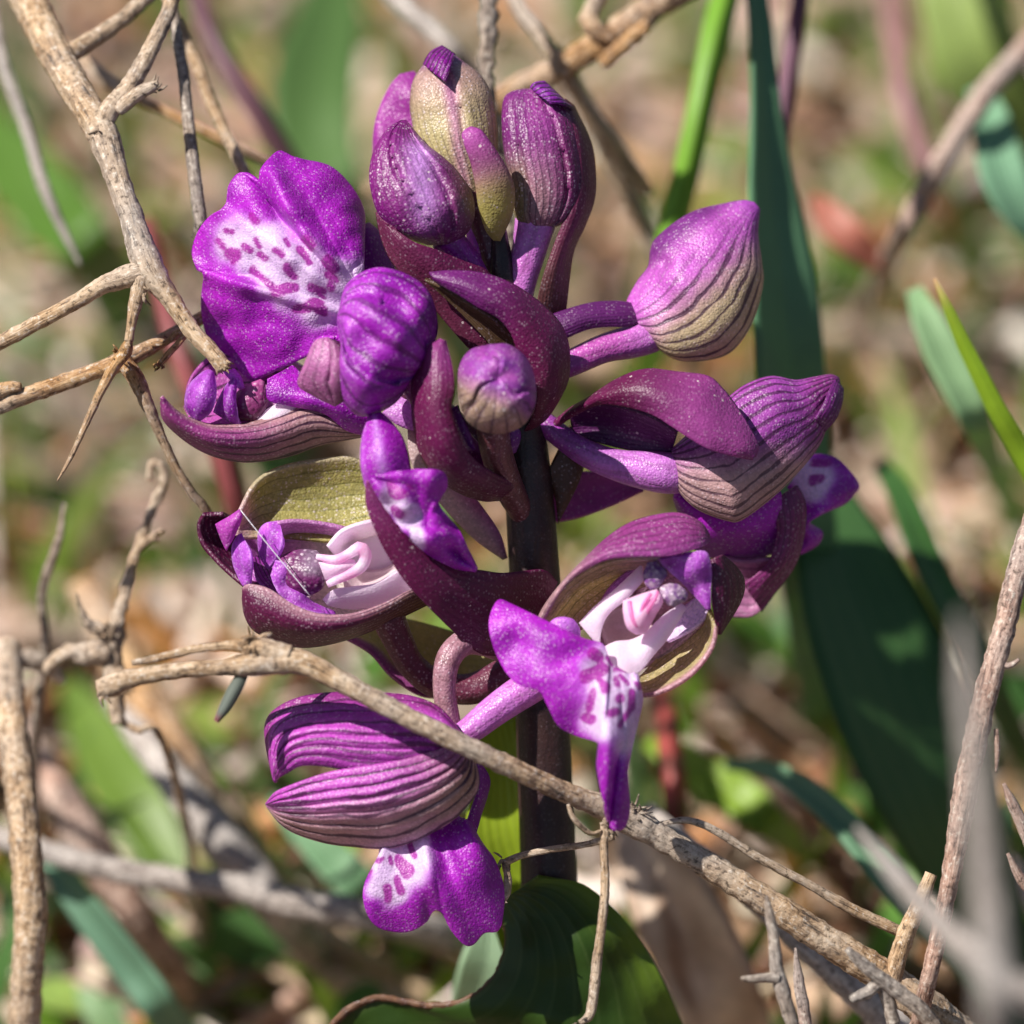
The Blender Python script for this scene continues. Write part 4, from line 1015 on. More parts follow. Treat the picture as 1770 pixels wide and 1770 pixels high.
def twig(name, label, cat, paths, mat, group=None, rough=.13, sides=16, frays=()):
    """paths[0] is the main stem; the rest are its side branches"""
    vs, f, uv, q = tube_data(paths[0], sides, 5.0, rough, 1.9, rng.random() * 90)
    o = link(name, mesh(name, vs, f, uv), mat)
    tag(o, label, cat, group)
    for p in paths[1:]:
        vs, f, uv, q = tube_data(p, max(7, sides - 3), 4.0, rough, 2.2, rng.random() * 90)
        link('branch', mesh('branch', vs, f, uv), mat, o)
    for (x, y, d, n, ln, ang, spread) in frays:
        for k in range(int(n * 1.4)):
            a = R(ang + rng.uniform(-spread, spread))
            L = ln * rng.uniform(.3, .75)
            ax, ay = x + rng.uniform(-9, 9), y + rng.uniform(-9, 9)
            x0, y0 = x, y
            x, y = ax, ay
            pts = [(x, y, d, rng.uniform(1.5, 4)), (x + math.cos(a) * L * .5, y - math.sin(a) * L * .5, d + rng.uniform(-.2, .4), 2.2), (x + math.cos(a + .1) * L, y - math.sin(a + .1) * L, d + rng.uniform(-.3, .6), 1.0)]
            vs, f, uv, q = tube_data(pts, 5, 5.0)
            link('bark_fibre', mesh('bark_fibre', vs, f, uv), mat, o)
            x, y = x0, y0
    return o

G = ground_d
# upper left branch
twig('dry_branch', 'forked tan dry branch ending in a broken tip against the spotted lip', 'branch',
     [[(-120, -420, -30, 40), (-20, -160, -14, 36), (50, 0, -7, 31), (105, 110, -3.5, 29), (150, 185, -1, 27), (178, 235, 0, 28), (200, 300, 1.0, 22), (225, 370, 2.0, 21), (245, 430, 2.6, 25), (262, 470, 2.9, 26), (290, 510, 3.2, 18), (335, 575, 3.5, 15), (372, 615, 3.7, 15), (388, 638, 3.8, 13)],
      [(172, 225, 0, 20), (190, 190, -.4, 19), (220, 155, -.8, 17), (250, 105, -1.2, 15), (275, 55, -1.8, 14), (297, 0, -2.6, 13), (330, -140, -6, 13)],
      [(205, 190, -.2, 12), (235, 165, .2, 13), (262, 150, .6, 10), (274, 146, .7, 6)],
      [(118, 95, -4, 18), (150, 75, -4.6, 16), (195, 45, -5.4, 14), (250, 0, -6.6, 13), (330, -70, -9, 12)],
      [(258, 465, 2.9, 22), (215, 480, 2.8, 20), (180, 492, 2.6, 16), (130, 522, 2.2, 14), (60, 560, 1.6, 13), (0, 592, 1.0, 13), (-120, 650, -.5, 13)],
      [(246, 478, 3.0, 17), (235, 520, 3.0, 13), (227, 560, 3.1, 9), (222, 590, 3.2, 8)]],
     M_TWIG, frays=[(382, 630, 3.9, 9, 34, -50, 45), (268, 150, .6, 6, 26, 20, 50), (225, 585, 3.2, 4, 26, -95, 30), (175, 225, .6, 4, 30, 160, 60), (245, 500, 3.2, 6, 40, -60, 60)])
twig('dry_branch', 'orange streaked dry branch with a forked knot and a thorn below', 'branch',
     [[(-420, 900, -20, 18), (-200, 790, -4, 17), (-60, 722, .2, 16), (0, 700, .6, 16), (90, 668, .8, 15), (170, 640, .8, 15), (215, 622, .8, 17), (260, 600, .4, 13), (320, 566, -.6, 12), (400, 520, -2.5, 10)],
      [(212, 622, 1.2, 15), (235, 655, 1.2, 15), (255, 700, 1.0, 12), (275, 745, .6, 9), (300, 800, 0, 8), (330, 850, -.6, 8), (358, 885, -1.2, 8), (400, 960, -3, 7)],
      [(222, 592, 3.0, 8), (215, 610, 2.6, 12), (198, 632, 2.6, 11), (175, 675, 2.8, 8), (150, 730, 3.0, 6), (120, 795, 3.2, 4), (99, 831, 3.3, 1.2)],
      [(262, 596, .8, 5), (290, 590, .9, 5), (305, 575, .9, 5), (330, 566, .9, 5), (280, 625, 1.2, 6), (272, 634, 1.3, 2)],
      [(-30, 690, .8, 14), (10, 672, 1.0, 13), (36, 668, 1.2, 7)]],
     M_TWIGO, frays=[(205, 615, 2.4, 6, 26, 200, 80), (274, 632, 1.3, 3, 14, -120, 40)])
twig('dry_stalk', 'thin grey dry stalk with a blunt end above the spotted lip', 'stalk',
     [[(250, -420, -24, 8), (285, -130, -9, 8), (300, 20, -4, 9), (318, 140, -3, 10), (330, 250, -2.4, 11), (342, 350, -2, 12), (348, 392, -1.9, 11)]], M_TWIGG, frays=[(346, 390, -1.9, 6, 34, -110, 25)])
twig('dry_stalk', 'tan dry stalk slanting behind the notched top of the spotted lip', 'stalk',
     [[(230, -160, -16, 10), (290, 0, -10, 10), (335, 100, -8.5, 11), (370, 190, -7.6, 11), (400, 250, -7, 11), (430, 310, -6.8, 11), (520, 460, -9, 10), (640, 700, -16, 10)]], M_TWIG)
twig('dry_stalk', 'dark brown dry stalk crossing under the grey branch toward the lip', 'stalk',
     [[(60, 40, -24, 12), (150, 110, -18, 12), (200, 150, -16, 12), (280, 190, -15, 9), (350, 225, -14.5, 9), (440, 270, -15, 9), (560, 330, -18, 9)]], M_TWIGO)
twig('dry_stalk', 'long pale grey bent stalk against bright green leaves on the left', 'stalk',
     [[(-30, -100, -28, 9), (0, 90, -21, 10), (45, 220, -19, 11), (75, 320, -18, 11), (110, 400, -18, 8), (135, 450, -18, 4), (138, 460, -18, 2)]], M_STRAW)
# lower front branch
twig('dry_branch', 'long brown dry branch lying across the lower hood and the stem', 'branch',
     [[(168, 1190, 8.6, 14), (190, 1186, 8.6, 20), (230, 1172, 8.6, 16), (300, 1160, 8.6, 14), (380, 1154, 8.6, 15), (430, 1148, 8.6, 22), (500, 1143, 8.8, 23), (540, 1152, 8.9, 21), (600, 1184, 9.0, 18), (700, 1237, 9.0, 18),
       (800, 1287, 8.6, 18), (880, 1325, 7.8, 18), (960, 1362, 6.6, 18), (1030, 1390, 5.4, 21), (1090, 1418, 4.8, 26), (1150, 1452, 4.4, 22), (1230, 1500, 4.0, 23), (1320, 1555, 3.6, 25), (1420, 1620, 3.0, 27), (1530, 1690, 2.0, 30), (1640, 1775, .5, 34), (1900, 2000, -8, 36), (2200, 2330, -24, 36)],
      [(228, 1146, 8.0, 5), (270, 1138, 8.0, 7), (340, 1122, 8.1, 8), (400, 1116, 8.4, 9), (450, 1120, 8.8, 18), (500, 1135, 8.9, 20)],
      [(440, 1118, 8.4, 8), (455, 1102, 8.0, 7), (470, 1095, 7.8, 3)],
      [(1046, 1422, 5.6, 9), (1044, 1470, 5.6, 7), (1046, 1530, 5.6, 8), (1040, 1600, 5.6, 8), (1032, 1660, 5.6, 9), (1026, 1720, 5.7, 9), (1018, 1756, 5.8, 8), (1002, 1768, 6.0, 5)],
      [(982, 1390, 6.4, 3), (992, 1415, 6.4, 5), (1020, 1440, 6.0, 4), (1040, 1436, 5.8, 3)],
      [(870, 1492, 3.0, 7), (905, 1478, 3.0, 6), (960, 1467, 3.4, 6), (1010, 1460, 4.0, 6), (1060, 1446, 4.6, 6)],
      [(872, 1488, 3.0, 6), (878, 1520, 3.2, 7), (874, 1545, 3.2, 8), (866, 1566, 3.2, 3)],
      [(1140, 1424, 4.4, 4), (1190, 1418, 4.8, 6), (1240, 1438, 4.6, 7), (1310, 1482, 4.0, 8), (1400, 1530, 3.2, 8), (1470, 1570, 2.6, 10), (1560, 1612, 1.8, 10)],
      [(1540, 1700, 2.4, 17), (1560, 1630, 2.6, 16), (1590, 1560, 2.8, 14), (1610, 1510, 2.8, 11)]],
     M_TWIG, frays=[(440, 1110, 9.0, 10, 40, 160, 80), (180, 1195, 8.8, 6, 30, -110, 60), (1048, 1425, 5.8, 12, 36, -20, 90), (1100, 1405, 5.2, 8, 36, 40, 70), (1005, 1766, 6, 3, 16, 200, 40), (872, 1490, 3.1, 6, 26, 190, 80), (868, 1560, 3.2, 5, 18, -90, 70)])
# small pointed leaf hanging from it
loft('withered_leaf', [(414, 1160, 8.4), (396, 1190, 8.6), (382, 1220, 8.8), (373, 1246, 9)], [(428, 1168, 8.4), (415, 1195, 8.7), (397, 1225, 8.9), (375, 1248, 9)], lambda x, y, u, v: mix(srgb(98, 106, 98), srgb(130, 70, 80), sstep(.8, 1, v)), M_GLAUC, None, bulge=.25, nu=8, nv=20)
tag(bpy.data.objects['withered_leaf'], 'tiny grey green pointed leaf hanging under the brown branch', 'leaf')
twig('thorny_twig', 'grey thorny twig with an orange tip rising before the brown branch', 'twig',
     [[(1440, 1960, 6, 12), (1390, 1830, 7.5, 12), (1368, 1765, 8, 12), (1352, 1710, 8.2, 13), (1342, 1670, 8.3, 12), (1338, 1620, 8.3, 10), (1330, 1580, 8.3, 8), (1324, 1548, 8.3, 3)],
      [(1345, 1690, 8.4, 11), (1325, 1690, 8.6, 8), (1300, 1692, 8.8, 7), (1281, 1691, 9, 3)]], M_TWIGG)
twig('thorny_twig', 'pinkish bare thorn standing beside the grey thorny twig', 'twig', [[(1440, 1960, 4, 12), (1400, 1810, 5, 12), (1388, 1740, 5.4, 11), (1380, 1690, 5.6, 9), (1375, 1638, 5.8, 2)]], M_TWIGP)
twig('thorny_twig', 'stout two pronged thorn over the thick end of the brown branch', 'twig',
     [[(1700, 1920, 4, 14), (1612, 1770, 6.2, 14), (1560, 1720, 6.8, 14), (1520, 1690, 7.2, 13), (1490, 1665, 7.6, 11), (1464, 1640, 7.8, 6)],
      [(1545, 1770, 6.2, 12), (1535, 1730, 6.4, 12), (1522, 1700, 6.8, 12), (1500, 1715, 7.0, 11), (1470, 1728, 7.2, 8)]], M_TWIGG)
twig('thorny_twig', 'short reddish thorn pair beside the pale upright stick', 'twig',
     [[(1850, 1600, 4, 12), (1790, 1480, 5, 12), (1765, 1420, 5.4, 11), (1748, 1385, 5.6, 9), (1735, 1354, 5.8, 3)], [(1800, 1560, 4.5, 10), (1765, 1520, 5, 9), (1742, 1475, 5.2, 3)]], M_TWIGP)
twig('dry_stick', 'pinkish slender stick leaning beside the big dark leaf', 'stick',
     [[(1930, 560, -18, 18), (1840, 760, 0, 19), (1770, 950, 4.0, 20), (1735, 1090, 5, 20), (1700, 1220, 5.4, 21), (1670, 1360, 5.4, 22), (1648, 1490, 5, 17), (1630, 1580, 4.4, 15), (1590, 1760, 2, 15), (1500, 2150, -20, 16)],
      [(1718, 1150, 5.2, 6), (1745, 1150, 5.6, 6), (1762, 1140, 5.8, 3)], [(1722, 1260, 5.4, 4), (1724, 1300, 5.4, 5), (1722, 1335, 5.4, 2)]], M_TWIGP)
twig('dry_stick', 'grey pale upright stick rising close beside the pinkish slender stick', 'stick',
     [[(1662, 1060, 62, 6), (1668, 1180, 62, 18), (1682, 1300, 62, 22), (1700, 1480, 62, 27), (1716, 1640, 62, 32), (1724, 1800, 60, 34), (1730, 2300, 40, 36), (1740, 3200, -1, 36)]], M_STRAWD, rough=.1)
twig('dry_stick', 'pale blurred straw crossing the foot of the upright grey stick', 'stick',
     [[(1480, 1430, 30, 4), (1530, 1490, 34, 15), (1590, 1560, 40, 20), (1660, 1630, 44, 24), (1740, 1700, 46, 28), (1880, 1810, 44, 32), (2500, 2500, 24, 32)]], M_STRAWD, rough=.1)
twig('dry_stick', 'pale lilac grey straw running under the brown branch', 'stick',
     [[(1120, 1400, -14, 15), (1200, 1470, -11, 17), (1290, 1540, -8.5, 20), (1400, 1640, -7, 26), (1500, 1730, -7, 30), (1640, 1860, -9, 34), (1900, 2150, -24, 34)]], M_STRAW, rough=.1)
# left verticals
twig('dry_stick', 'thick tan dry stick with a grey band standing at the left', 'stick',
     [[(10, 1120, -13, 26), (18, 1240, -9, 27), (34, 1350, -7, 28), (46, 1480, -6, 28), (52, 1580, -6, 29), (46, 1700, -7, 28), (36, 1860, -10, 28), (10, 2250, G(10, 2250), 28)],
      [(8, 1160, -13, 15), (40, 1140, -13, 18), (80, 1150, -13.5, 16), (110, 1180, -14, 8)]], M_TWIG)
twig('dry_twig', 'curled dry twig with a hooked tip beside the maroon hood', 'twig',
     [[(205, 1250, -9, 12), (195, 1150, -8.6, 16), (205, 1070, -8.4, 13), (225, 990, -8.4, 9), (245, 930, -8.4, 8), (268, 870, -8.4, 7), (284, 830, -8.4, 8), (280, 805, -8.4, 8), (262, 802, -8.4, 7), (256, 830, -8.2, 6)],
      [(238, 950, -8.4, 6), (262, 930, -8, 6), (282, 915, -7.8, 5)],
      [(178, 1090, -8, 12), (150, 1075, -7.6, 8), (140, 1050, -7.4, 4), (132, 1025, -7.2, 2)],
      [(190, 1120, -8.4, 18), (160, 1130, -8.4, 20), (110, 1130, -8.6, 13), (80, 1160, -9, 11)],
      [(200, 1160, -8.4, 10), (222, 1180, -8.2, 12), (232, 1160, -8, 6)],
      [(195, 1210, -9, 8), (205, 1240, -9, 6), (235, 1262, -9, 6), (275, 1270, -9, 6), (320, 1420, -22, 8), (360, 1700, G(360, 1700), 8)]], M_TWIG, rough=.5,
     frays=[(190, 1100, -8, 12, 34, 130, 80), (215, 1190, -8, 6, 26, -30, 80), (262, 930, -8, 6, 20, 60, 90)])
twig('dry_twig', 'thin grey twisted twig with a curl standing left of the curled twig', 'twig',
     [[(112, 870, -13, 3), (105, 920, -13, 6), (92, 960, -13, 8), (78, 1000, -13.4, 8), (72, 1040, -14, 7), (78, 1120, -15, 8), (60, 1300, -20, 9), (70, 1600, G(70, 1600), 9)]], M_TWIGG)
# behind the buds
twig('dry_stalk', 'lumpy grey stalk rising straight behind the topmost bud', 'stalk',
     [[(850, -160, -16, 14), (845, 0, -10, 16), (842, 60, -9, 15), (840, 120, -8.6, 13), (850, 200, -9, 11), (870, 340, -12, 11), (900, 600, -22, 11), (950, 1000, G(950, 1000), 11)]], M_TWIGG, rough=.6)
twig('dry_stalk', 'short tan stalk touching the brown stick behind the top buds', 'stalk', [[(850, -120, -22, 13), (890, 0, -18, 13), (925, 50, -17, 14), (960, 100, -16.5, 14), (1000, 160, -17, 12), (1120, 330, -26, 12)]], M_TWIG)
twig('dry_stick', 'brown dry stick slanting up behind the top buds', 'stick',
     [[(640, 330, -36, 14), (800, 220, -24, 16), (900, 150, -17, 20), (980, 110, -15.5, 22), (1060, 60, -15, 24), (1130, 10, -15.5, 26), (1260, -80, -18, 28), (1700, -420, -60, 30)],
      [(1060, 70, -14, 14), (1020, 40, -14, 16), (1025, 10, -14.5, 14), (1050, -30, -15, 12)],
      [(1120, 40, -13.5, 12), (1085, 72, -13.5, 14), (1040, 110, -14, 12)]], M_TWIGO, rough=.35)
twig('dry_stick', 'pale straw leaning in from above toward the topmost bud', 'stick', [[(600, -110, -38, 18), (690, 0, -30, 19), (745, 50, -28, 18), (800, 110, -28, 16), (900, 260, -40, 15), (1010, 460, G(1010, 460), 15)]], M_STRAW, rough=.1)
twig('dry_stick', 'tan stick bending down to the grass right of the top buds', 'stick', [[(960, 90, -22, 17), (1010, 180, -24, 17), (1050, 260, -26, 16), (1110, 380, -30, 16), (1170, 520, -40, 15), (1240, 760, G(1240, 760), 15)]], M_TWIG, rough=.12)
twig('dry_stick', 'pinkish straw slanting in from the right edge above the blunt leaf', 'stick', [[(1900, -90, -40, 19), (1770, 85, -32, 20), (1700, 165, -30, 20), (1600, 325, -31, 21), (1540, 440, -40, 18), (1480, 590, G(1480, 590), 16)]], M_TWIGP, rough=.1)
twig('dry_stick', 'grey horizontal jointed straw low behind the two lobed lip', 'stick',
     [[(-100, 1430, -24, 20), (0, 1450, -23, 21), (100, 1478, -22, 20), (180, 1500, -22, 22), (300, 1520, -22, 22), (410, 1535, -22, 24), (500, 1560, -22, 27), (620, 1580, -22.5, 28), (760, 1610, -25, 28), (1000, 1700, -36, 26)]], M_STRAW, rough=.12)
twig('dry_stalk', 'broad orange brown dead stalk sloping behind the lower branch', 'stalk', [[(150, 1020, -40, 34), (220, 1160, -34, 36), (290, 1270, -31, 36), (360, 1380, -31, 34), (440, 1480, -34, 32), (560, 1640, G(560, 1640), 30)]], M_TWIGO, rough=.1)
twig('dry_stalk', 'broad pale tan dead stalk sloping beside the orange stalk', 'stalk', [[(200, 1210, -34, 22), (270, 1310, -28, 28), (340, 1400, -26, 34), (420, 1500, -26, 40), (470, 1560, -28, 36), (580, 1690, G(580, 1690), 30)]], M_STRAW, rough=.1)
twig('dry_stalk', 'pinkish grey dead stalk leaning right beside the thick left stick', 'stalk', [[(-20, 1180, -38, 24), (80, 1340, -31, 32), (130, 1420, -30, 36), (180, 1500, -30, 36), (260, 1620, -32, 30), (360, 1760, G(360, 1760), 26)]], M_TWIGP, rough=.1)

# ------------------------------------------------------------------ countable leaves and blades behind the flower
def blade(name, label, cat, path, col, mat, tilt=.4, fold=.15, nv=40, nu=10, group=None, thick=.2):
    """path: (px,py,d,halfwidth px); tilt leans the blade in depth across its width"""
    q = cr(path, nv)
    vs, uv, cc = [], [], []
    for j in range(nv + 1):
        a = q[max(j - 1, 0)]
        b = q[min(j + 1, nv)]
        tx, ty = b[0] - a[0], b[1] - a[1]
        L = math.hypot(tx, ty) or 1
        nx, ny = -ty / L, tx / L
        for i in range(nu + 1):
            u = i / nu * 2 - 1
            h = q[j][3]
            px, py = q[j][0] + nx * u * h, q[j][1] + ny * u * h
            d = q[j][2] + u * h / K * tilt - fold * (1 - abs(u)) * h / K * 2
            vs.append(W(px, py, d))
            uv.append(((u + 1) / 2, j / nv))
            cc.append(col4(col(u, j / nv)))
    o = link(name, mesh(name, vs, grid_faces(nu, nv), uv, cc), mat)
    m = o.modifiers.new('thickness', 'SOLIDIFY')
    m.thickness = thick * .001
    m.offset = 0
    tag(o, label, cat, group)
    return o
kc = lambda c: (lambda u, v: c)
BG = srgb(128, 176, 60)
GLA = srgb(126, 168, 136)
blade('grass_stalk', 'bright green jointed grass stalk right of the top buds', 'grass', [(1300, -160, -32, 20), (1252, 0, -26, 24), (1230, 90, -24, 23), (1205, 210, -23, 21), (1188, 290, -23, 22), (1165, 380, -24, 22), (1140, 520, -30, 20), (1110, 800, G(1110, 800), 18)], kc(BG), M_BLADE, fold=-.6)
blade('lance_leaf', 'tall blue green lance leaf behind the right bud', 'leaf', [(1290, -120, -22, 14), (1312, 20, -19, 18), (1325, 200, -17, 26), (1335, 330, -16, 40), (1355, 480, -15, 54), (1365, 620, -15, 58), (1375, 760, -18, 58), (1400, 1000, -26, 50), (1430, 1300, G(1430, 1300), 40)], kc(srgb(96, 140, 104)), M_GLAUC, tilt=1.5, fold=.3)
blade('purple_stem', 'purple upright stem next to the tall blue green leaf', 'stem', [(1400, -140, -28, 12), (1382, 0, -25, 13), (1365, 120, -24, 14), (1345, 275, -23, 13), (1335, 420, -23, 12), (1340, 900, G(1340, 900), 12)], kc(srgb(120, 72, 98)), M_BLADE, fold=-.6)
blade('blunt_leaf', 'pale glaucous leaf hanging at the right edge under the pinkish straw', 'leaf', [(1690, 150, -34, 20), (1712, 210, -32, 34), (1735, 300, -30, 40), (1765, 370, -30, 30), (1790, 420, -31, 8), (1800, 440, -32, 2)], kc(srgb(128, 172, 138)), M_GLAUC, tilt=.5)
blade('lance_leaf', 'large yellow green leaf in the far right corner behind the straw', 'leaf', [(1800, 420, -62, 30), (1760, 250, -54, 60), (1700, 120, -50, 76), (1660, 0, -50, 70), (1620, -140, -52, 40)], kc(srgb(150, 170, 96)), M_BLADE, tilt=.3)
blade('grass_shoot', 'slim bright green blade with a dry tip at the right', 'grass', [(1616, 480, -5, 2), (1630, 510, -5.2, 6), (1660, 580, -5.8, 11), (1695, 650, -6.6, 14), (1730, 720, -7.6, 16), (1770, 790, -9, 17), (1840, 930, -16, 18), (1980, 1260, G(1980, 1260), 18)],
      lambda u, v: mix(srgb(190, 150, 110), srgb(156, 190, 52), sstep(.005, .03, v)), M_BLADE, tilt=-.5, fold=-.25)
blade('blunt_leaf', 'pale green blunt leaf behind the slim bright green blade', 'leaf', [(1580, 500, -24, 14), (1600, 545, -23, 26), (1630, 610, -22, 32), (1660, 670, -22.5, 30), (1700, 760, -28, 24), (1760, 930, G(1760, 930), 16)], kc(srgb(138, 172, 126)), M_GLAUC, tilt=.4)
blade('lance_leaf', 'big dark green leaf leaning behind the right open flower', 'leaf', [(1370, 760, -34, 20), (1420, 860, -28, 50), (1470, 1000, -23, 92), (1530, 1150, -21, 112), (1590, 1300, -21, 110), (1640, 1430, -23, 90), (1720, 1620, -33, 60), (1800, 1800, G(1800, 1800), 40)], kc(srgb(66, 104, 56)), M_GLAUC, tilt=1.25, fold=.15)
blade('lance_leaf', 'long dark green blade running down the right side to the soil', 'leaf', [(1520, 800, -34, 14), (1560, 860, -30, 22), (1600, 960, -27, 26), (1660, 1080, -26, 26), (1720, 1200, -28, 24), (1830, 1420, G(1830, 1420), 20)], kc(srgb(70, 112, 56)), M_BLADE, tilt=1.2)
blade('grass_shoot', 'glaucous grass blade bent over in front of the big dark leaf', 'grass', [(1255, 1320, -28, 10), (1330, 1330, -22, 16), (1400, 1370, -18, 22), (1470, 1435, -15, 24), (1530, 1510, -14, 25), (1590, 1580, -15, 24), (1680, 1680, -22, 22), (1800, 1840, G(1800, 1840), 18)], kc(srgb(112, 150, 118)), M_GLAUC, tilt=.3, fold=.4)
blade('grass_shoot', 'glaucous grass blade crossing below the grey horizontal straw', 'grass', [(60, 1450, -27, 8), (100, 1510, -25, 20), (160, 1590, -24, 28), (230, 1680, -24, 30), (290, 1760, -25, 30), (380, 1880, G(380, 1880), 26)], kc(srgb(104, 142, 116)), M_GLAUC, tilt=-.9, fold=.4)
blade('round_leaf', 'round pale grey green leaf peeping beside the curled brown leaf edge', 'leaf', [(838, 1575, -13, 4), (846, 1610, -13, 28), (842, 1660, -13, 44), (828, 1710, -14, 44), (810, 1760, -16, 36), (790, 1840, -24, 20), (780, 1900, G(780, 1900), 10)], kc(srgb(158, 186, 152)), M_GLAUC, tilt=.2, fold=.1)
blade('lance_leaf', 'grey green leaf behind the lower striped hood and lip', 'leaf', [(470, 1380, -34, 10), (520, 1430, -32, 26), (580, 1490, -31, 34), (640, 1550, -32, 34), (720, 1640, G(720, 1640), 24)], kc(srgb(112, 152, 112)), M_GLAUC, tilt=.2)
blade('red_stem', 'dull red stem passing behind the spotted lip and crescent hood', 'stem', [(250, 380, -34, 14), (300, 580, -29, 16), (340, 680, -28, 18), (390, 800, -28, 20), (415, 890, -29, 20), (470, 1060, -40, 18), (520, 1200, G(520, 1200), 16)], kc(srgb(158, 84, 88)), M_BLADE, fold=-.6)
blade('red_stem', 'jointed coral red stem below the right open flower', 'stem', [(1130, 1180, -36, 12), (1150, 1240, -31, 18), (1160, 1320, -28, 20), (1168, 1400, -27, 20), (1170, 1480, -27, 16), (1170, 1560, -27, 18), (1172, 1640, -28, 16), (1180, 1800, G(1180, 1800), 14)],
      lambda u, v: mix(srgb(176, 84, 80), srgb(110, 60, 52), sstep(.6, 1, math.sin(v * 44) ** 2)), M_BLADE, fold=-.8)
blade('dead_leaf', 'salmon red dead leaf lying right of the right bud', 'leaf', [(1405, 340, -44, 10), (1430, 370, -42, 26), (1470, 410, -41, 30), (1510, 445, -42, 22), (1540, 470, -43, 6)], kc(srgb(180, 116, 100)), M_BLADE, fold=.3)
blade('purple_stem', 'dull purple stem slanting behind the stalks on the upper left', 'stem', [(310, -120, -46, 14), (345, 10, -38, 15), (380, 90, -36, 16), (430, 170, -35, 17), (490, 265, -36, 17), (560, 400, -44, 16), (650, 620, G(650, 620), 14)], kc(srgb(124, 88, 100)), M_BLADE, fold=-.6)
blade('purple_stem', 'faint purple stem drooping in the upper right background', 'stem', [(1530, -60, -70, 14), (1545, 60, -62, 16), (1565, 170, -58, 18), (1590, 250, -58, 18), (1620, 340, -62, 14), (1640, 420, G(1640, 420), 12)], kc(srgb(176, 132, 136)), M_BLADE, fold=-.6)
blade('lance_leaf', 'bright green leaf behind the pale bent stalk on the left', 'leaf', [(-60, 180, -84, 30), (20, 280, -78, 60), (90, 360, -74, 66), (170, 450, -72, 50), (260, 560, G(260, 560), 30)], kc(srgb(88, 124, 44)), M_BLADE, tilt=.2)
blade('lance_leaf', 'green leaf spreading behind the notched top of the spotted lip', 'leaf', [(590, -60, -96, 40), (560, 60, -90, 70), (540, 160, -86, 80), (550, 260, -84, 70), (600, 360, -84, 50), (660, 480, G(660, 480), 30)], kc(srgb(86, 118, 62)), M_GLAUC, tilt=.3)
blade('lance_leaf', 'yellow green leaf behind the broad pale dead stalk', 'leaf', [(120, 1180, -62, 20), (170, 1280, -58, 50), (230, 1380, -54, 58), (280, 1470, -52, 46), (330, 1580, -50, 30), (380, 1680, G(380, 1680), 20)], kc(srgb(110, 138, 54)), M_BLADE, tilt=.2)
blade('lance_leaf', 'yellow green leaf tip below the pale lilac straw', 'leaf', [(1120, 1280, -34, 14), (1200, 1330, -32, 34), (1280, 1380, -31, 40), (1340, 1430, -32, 28), (1420, 1500, G(1420, 1500), 14)], kc(srgb(140, 170, 60)), M_BLADE, tilt=.3)

blade('dead_leaf', 'crumpled tan dead leaf lying right of the orchid leaf', 'leaf', [(1060, 1400, -26, 10), (1110, 1470, -22, 50), (1160, 1560, -20, 72), (1210, 1660, -20, 76), (1260, 1770, -22, 70), (1330, 1900, G(1330, 1900), 50)], lambda u, v: mix(srgb(222, 200, 180), srgb(150, 116, 92), .4 + 1.1 * noise.noise(Vector((u * 2.6, v * 8, 3)))), M_STUFF, tilt=-.7, fold=.35)
# silk thread over the open left flower
th = tube('silk_thread', [(416, 882, 5.2, .9), (470, 950, 5.4, .9), (536, 1030, 5.5, .9)], const((.85, .85, .88)), M_WHITE, None, sides=5, step=12)
tag(th, 'fine white silk thread stretched across the open left flower', 'thread')

# ------------------------------------------------------------------ uncountable ground cover
class Bag:
    def __init__(s):
        s.v, s.f, s.c = [], [], []
    def strip(s, pts, widths, side, col, fold=0.0):
        n0 = len(s.v)
        for p, wd in zip(pts, widths):
            s.v.append(p - side * wd)
            s.v.append(p + side * wd)
            s.c += [col, col]
        for i in range(len(pts) - 1):
            a = n0 + 2 * i
            s.f.append((a, a + 1, a + 3, a + 2))
    def stick(s, pts, r, col, sides=5):
        n0 = len(s.v)
        for j, p in enumerate(pts):
            t = (pts[min(j + 1, len(pts) - 1)] - pts[max(j - 1, 0)]).normalized()
            n = t.cross(Vector((.2, .5, .8))).normalized()
            b = t.cross(n)
            for i in range(sides):
                a = 2 * math.pi * i / sides
                s.v.append(p + (n * math.cos(a) + b * math.sin(a)) * r)
                s.c.append(col)
        for j in range(len(pts) - 1):
            for i in range(sides):
                a = n0 + j * sides + i
                b_ = n0 + j * sides + (i + 1) % sides
                s.f.append((a, b_, b_ + sides, a + sides))
    def leaf(s, p, dr, nr, ln, wd, col):
        n0 = len(s.v)
        sd_ = dr.cross(nr).normalized()
        for t, k, z in ((0, 0, 0), (.3, .8, .1), (.6, 1, .12), (.85, .6, .06), (1, .02, -.05)):
            c = p + dr * (ln * t) + nr * (z * ln)
            s.v += [c - sd_ * (wd * k), c + nr * (-wd * .25 * k), c + sd_ * (wd * k)]
            s.c += [col] * 3
        for j in range(4):
            a = n0 + j * 3
            s.f += [(a, a + 1, a + 4, a + 3), (a + 1, a + 2, a + 5, a + 4)]
    def build(s, name, mat, label, cat):
        o = link(name, mesh(name, [tuple(v) for v in s.v], s.f, None, [col4(c) for c in s.c]), mat)
        tag(o, label, cat, kind='stuff')
        return o

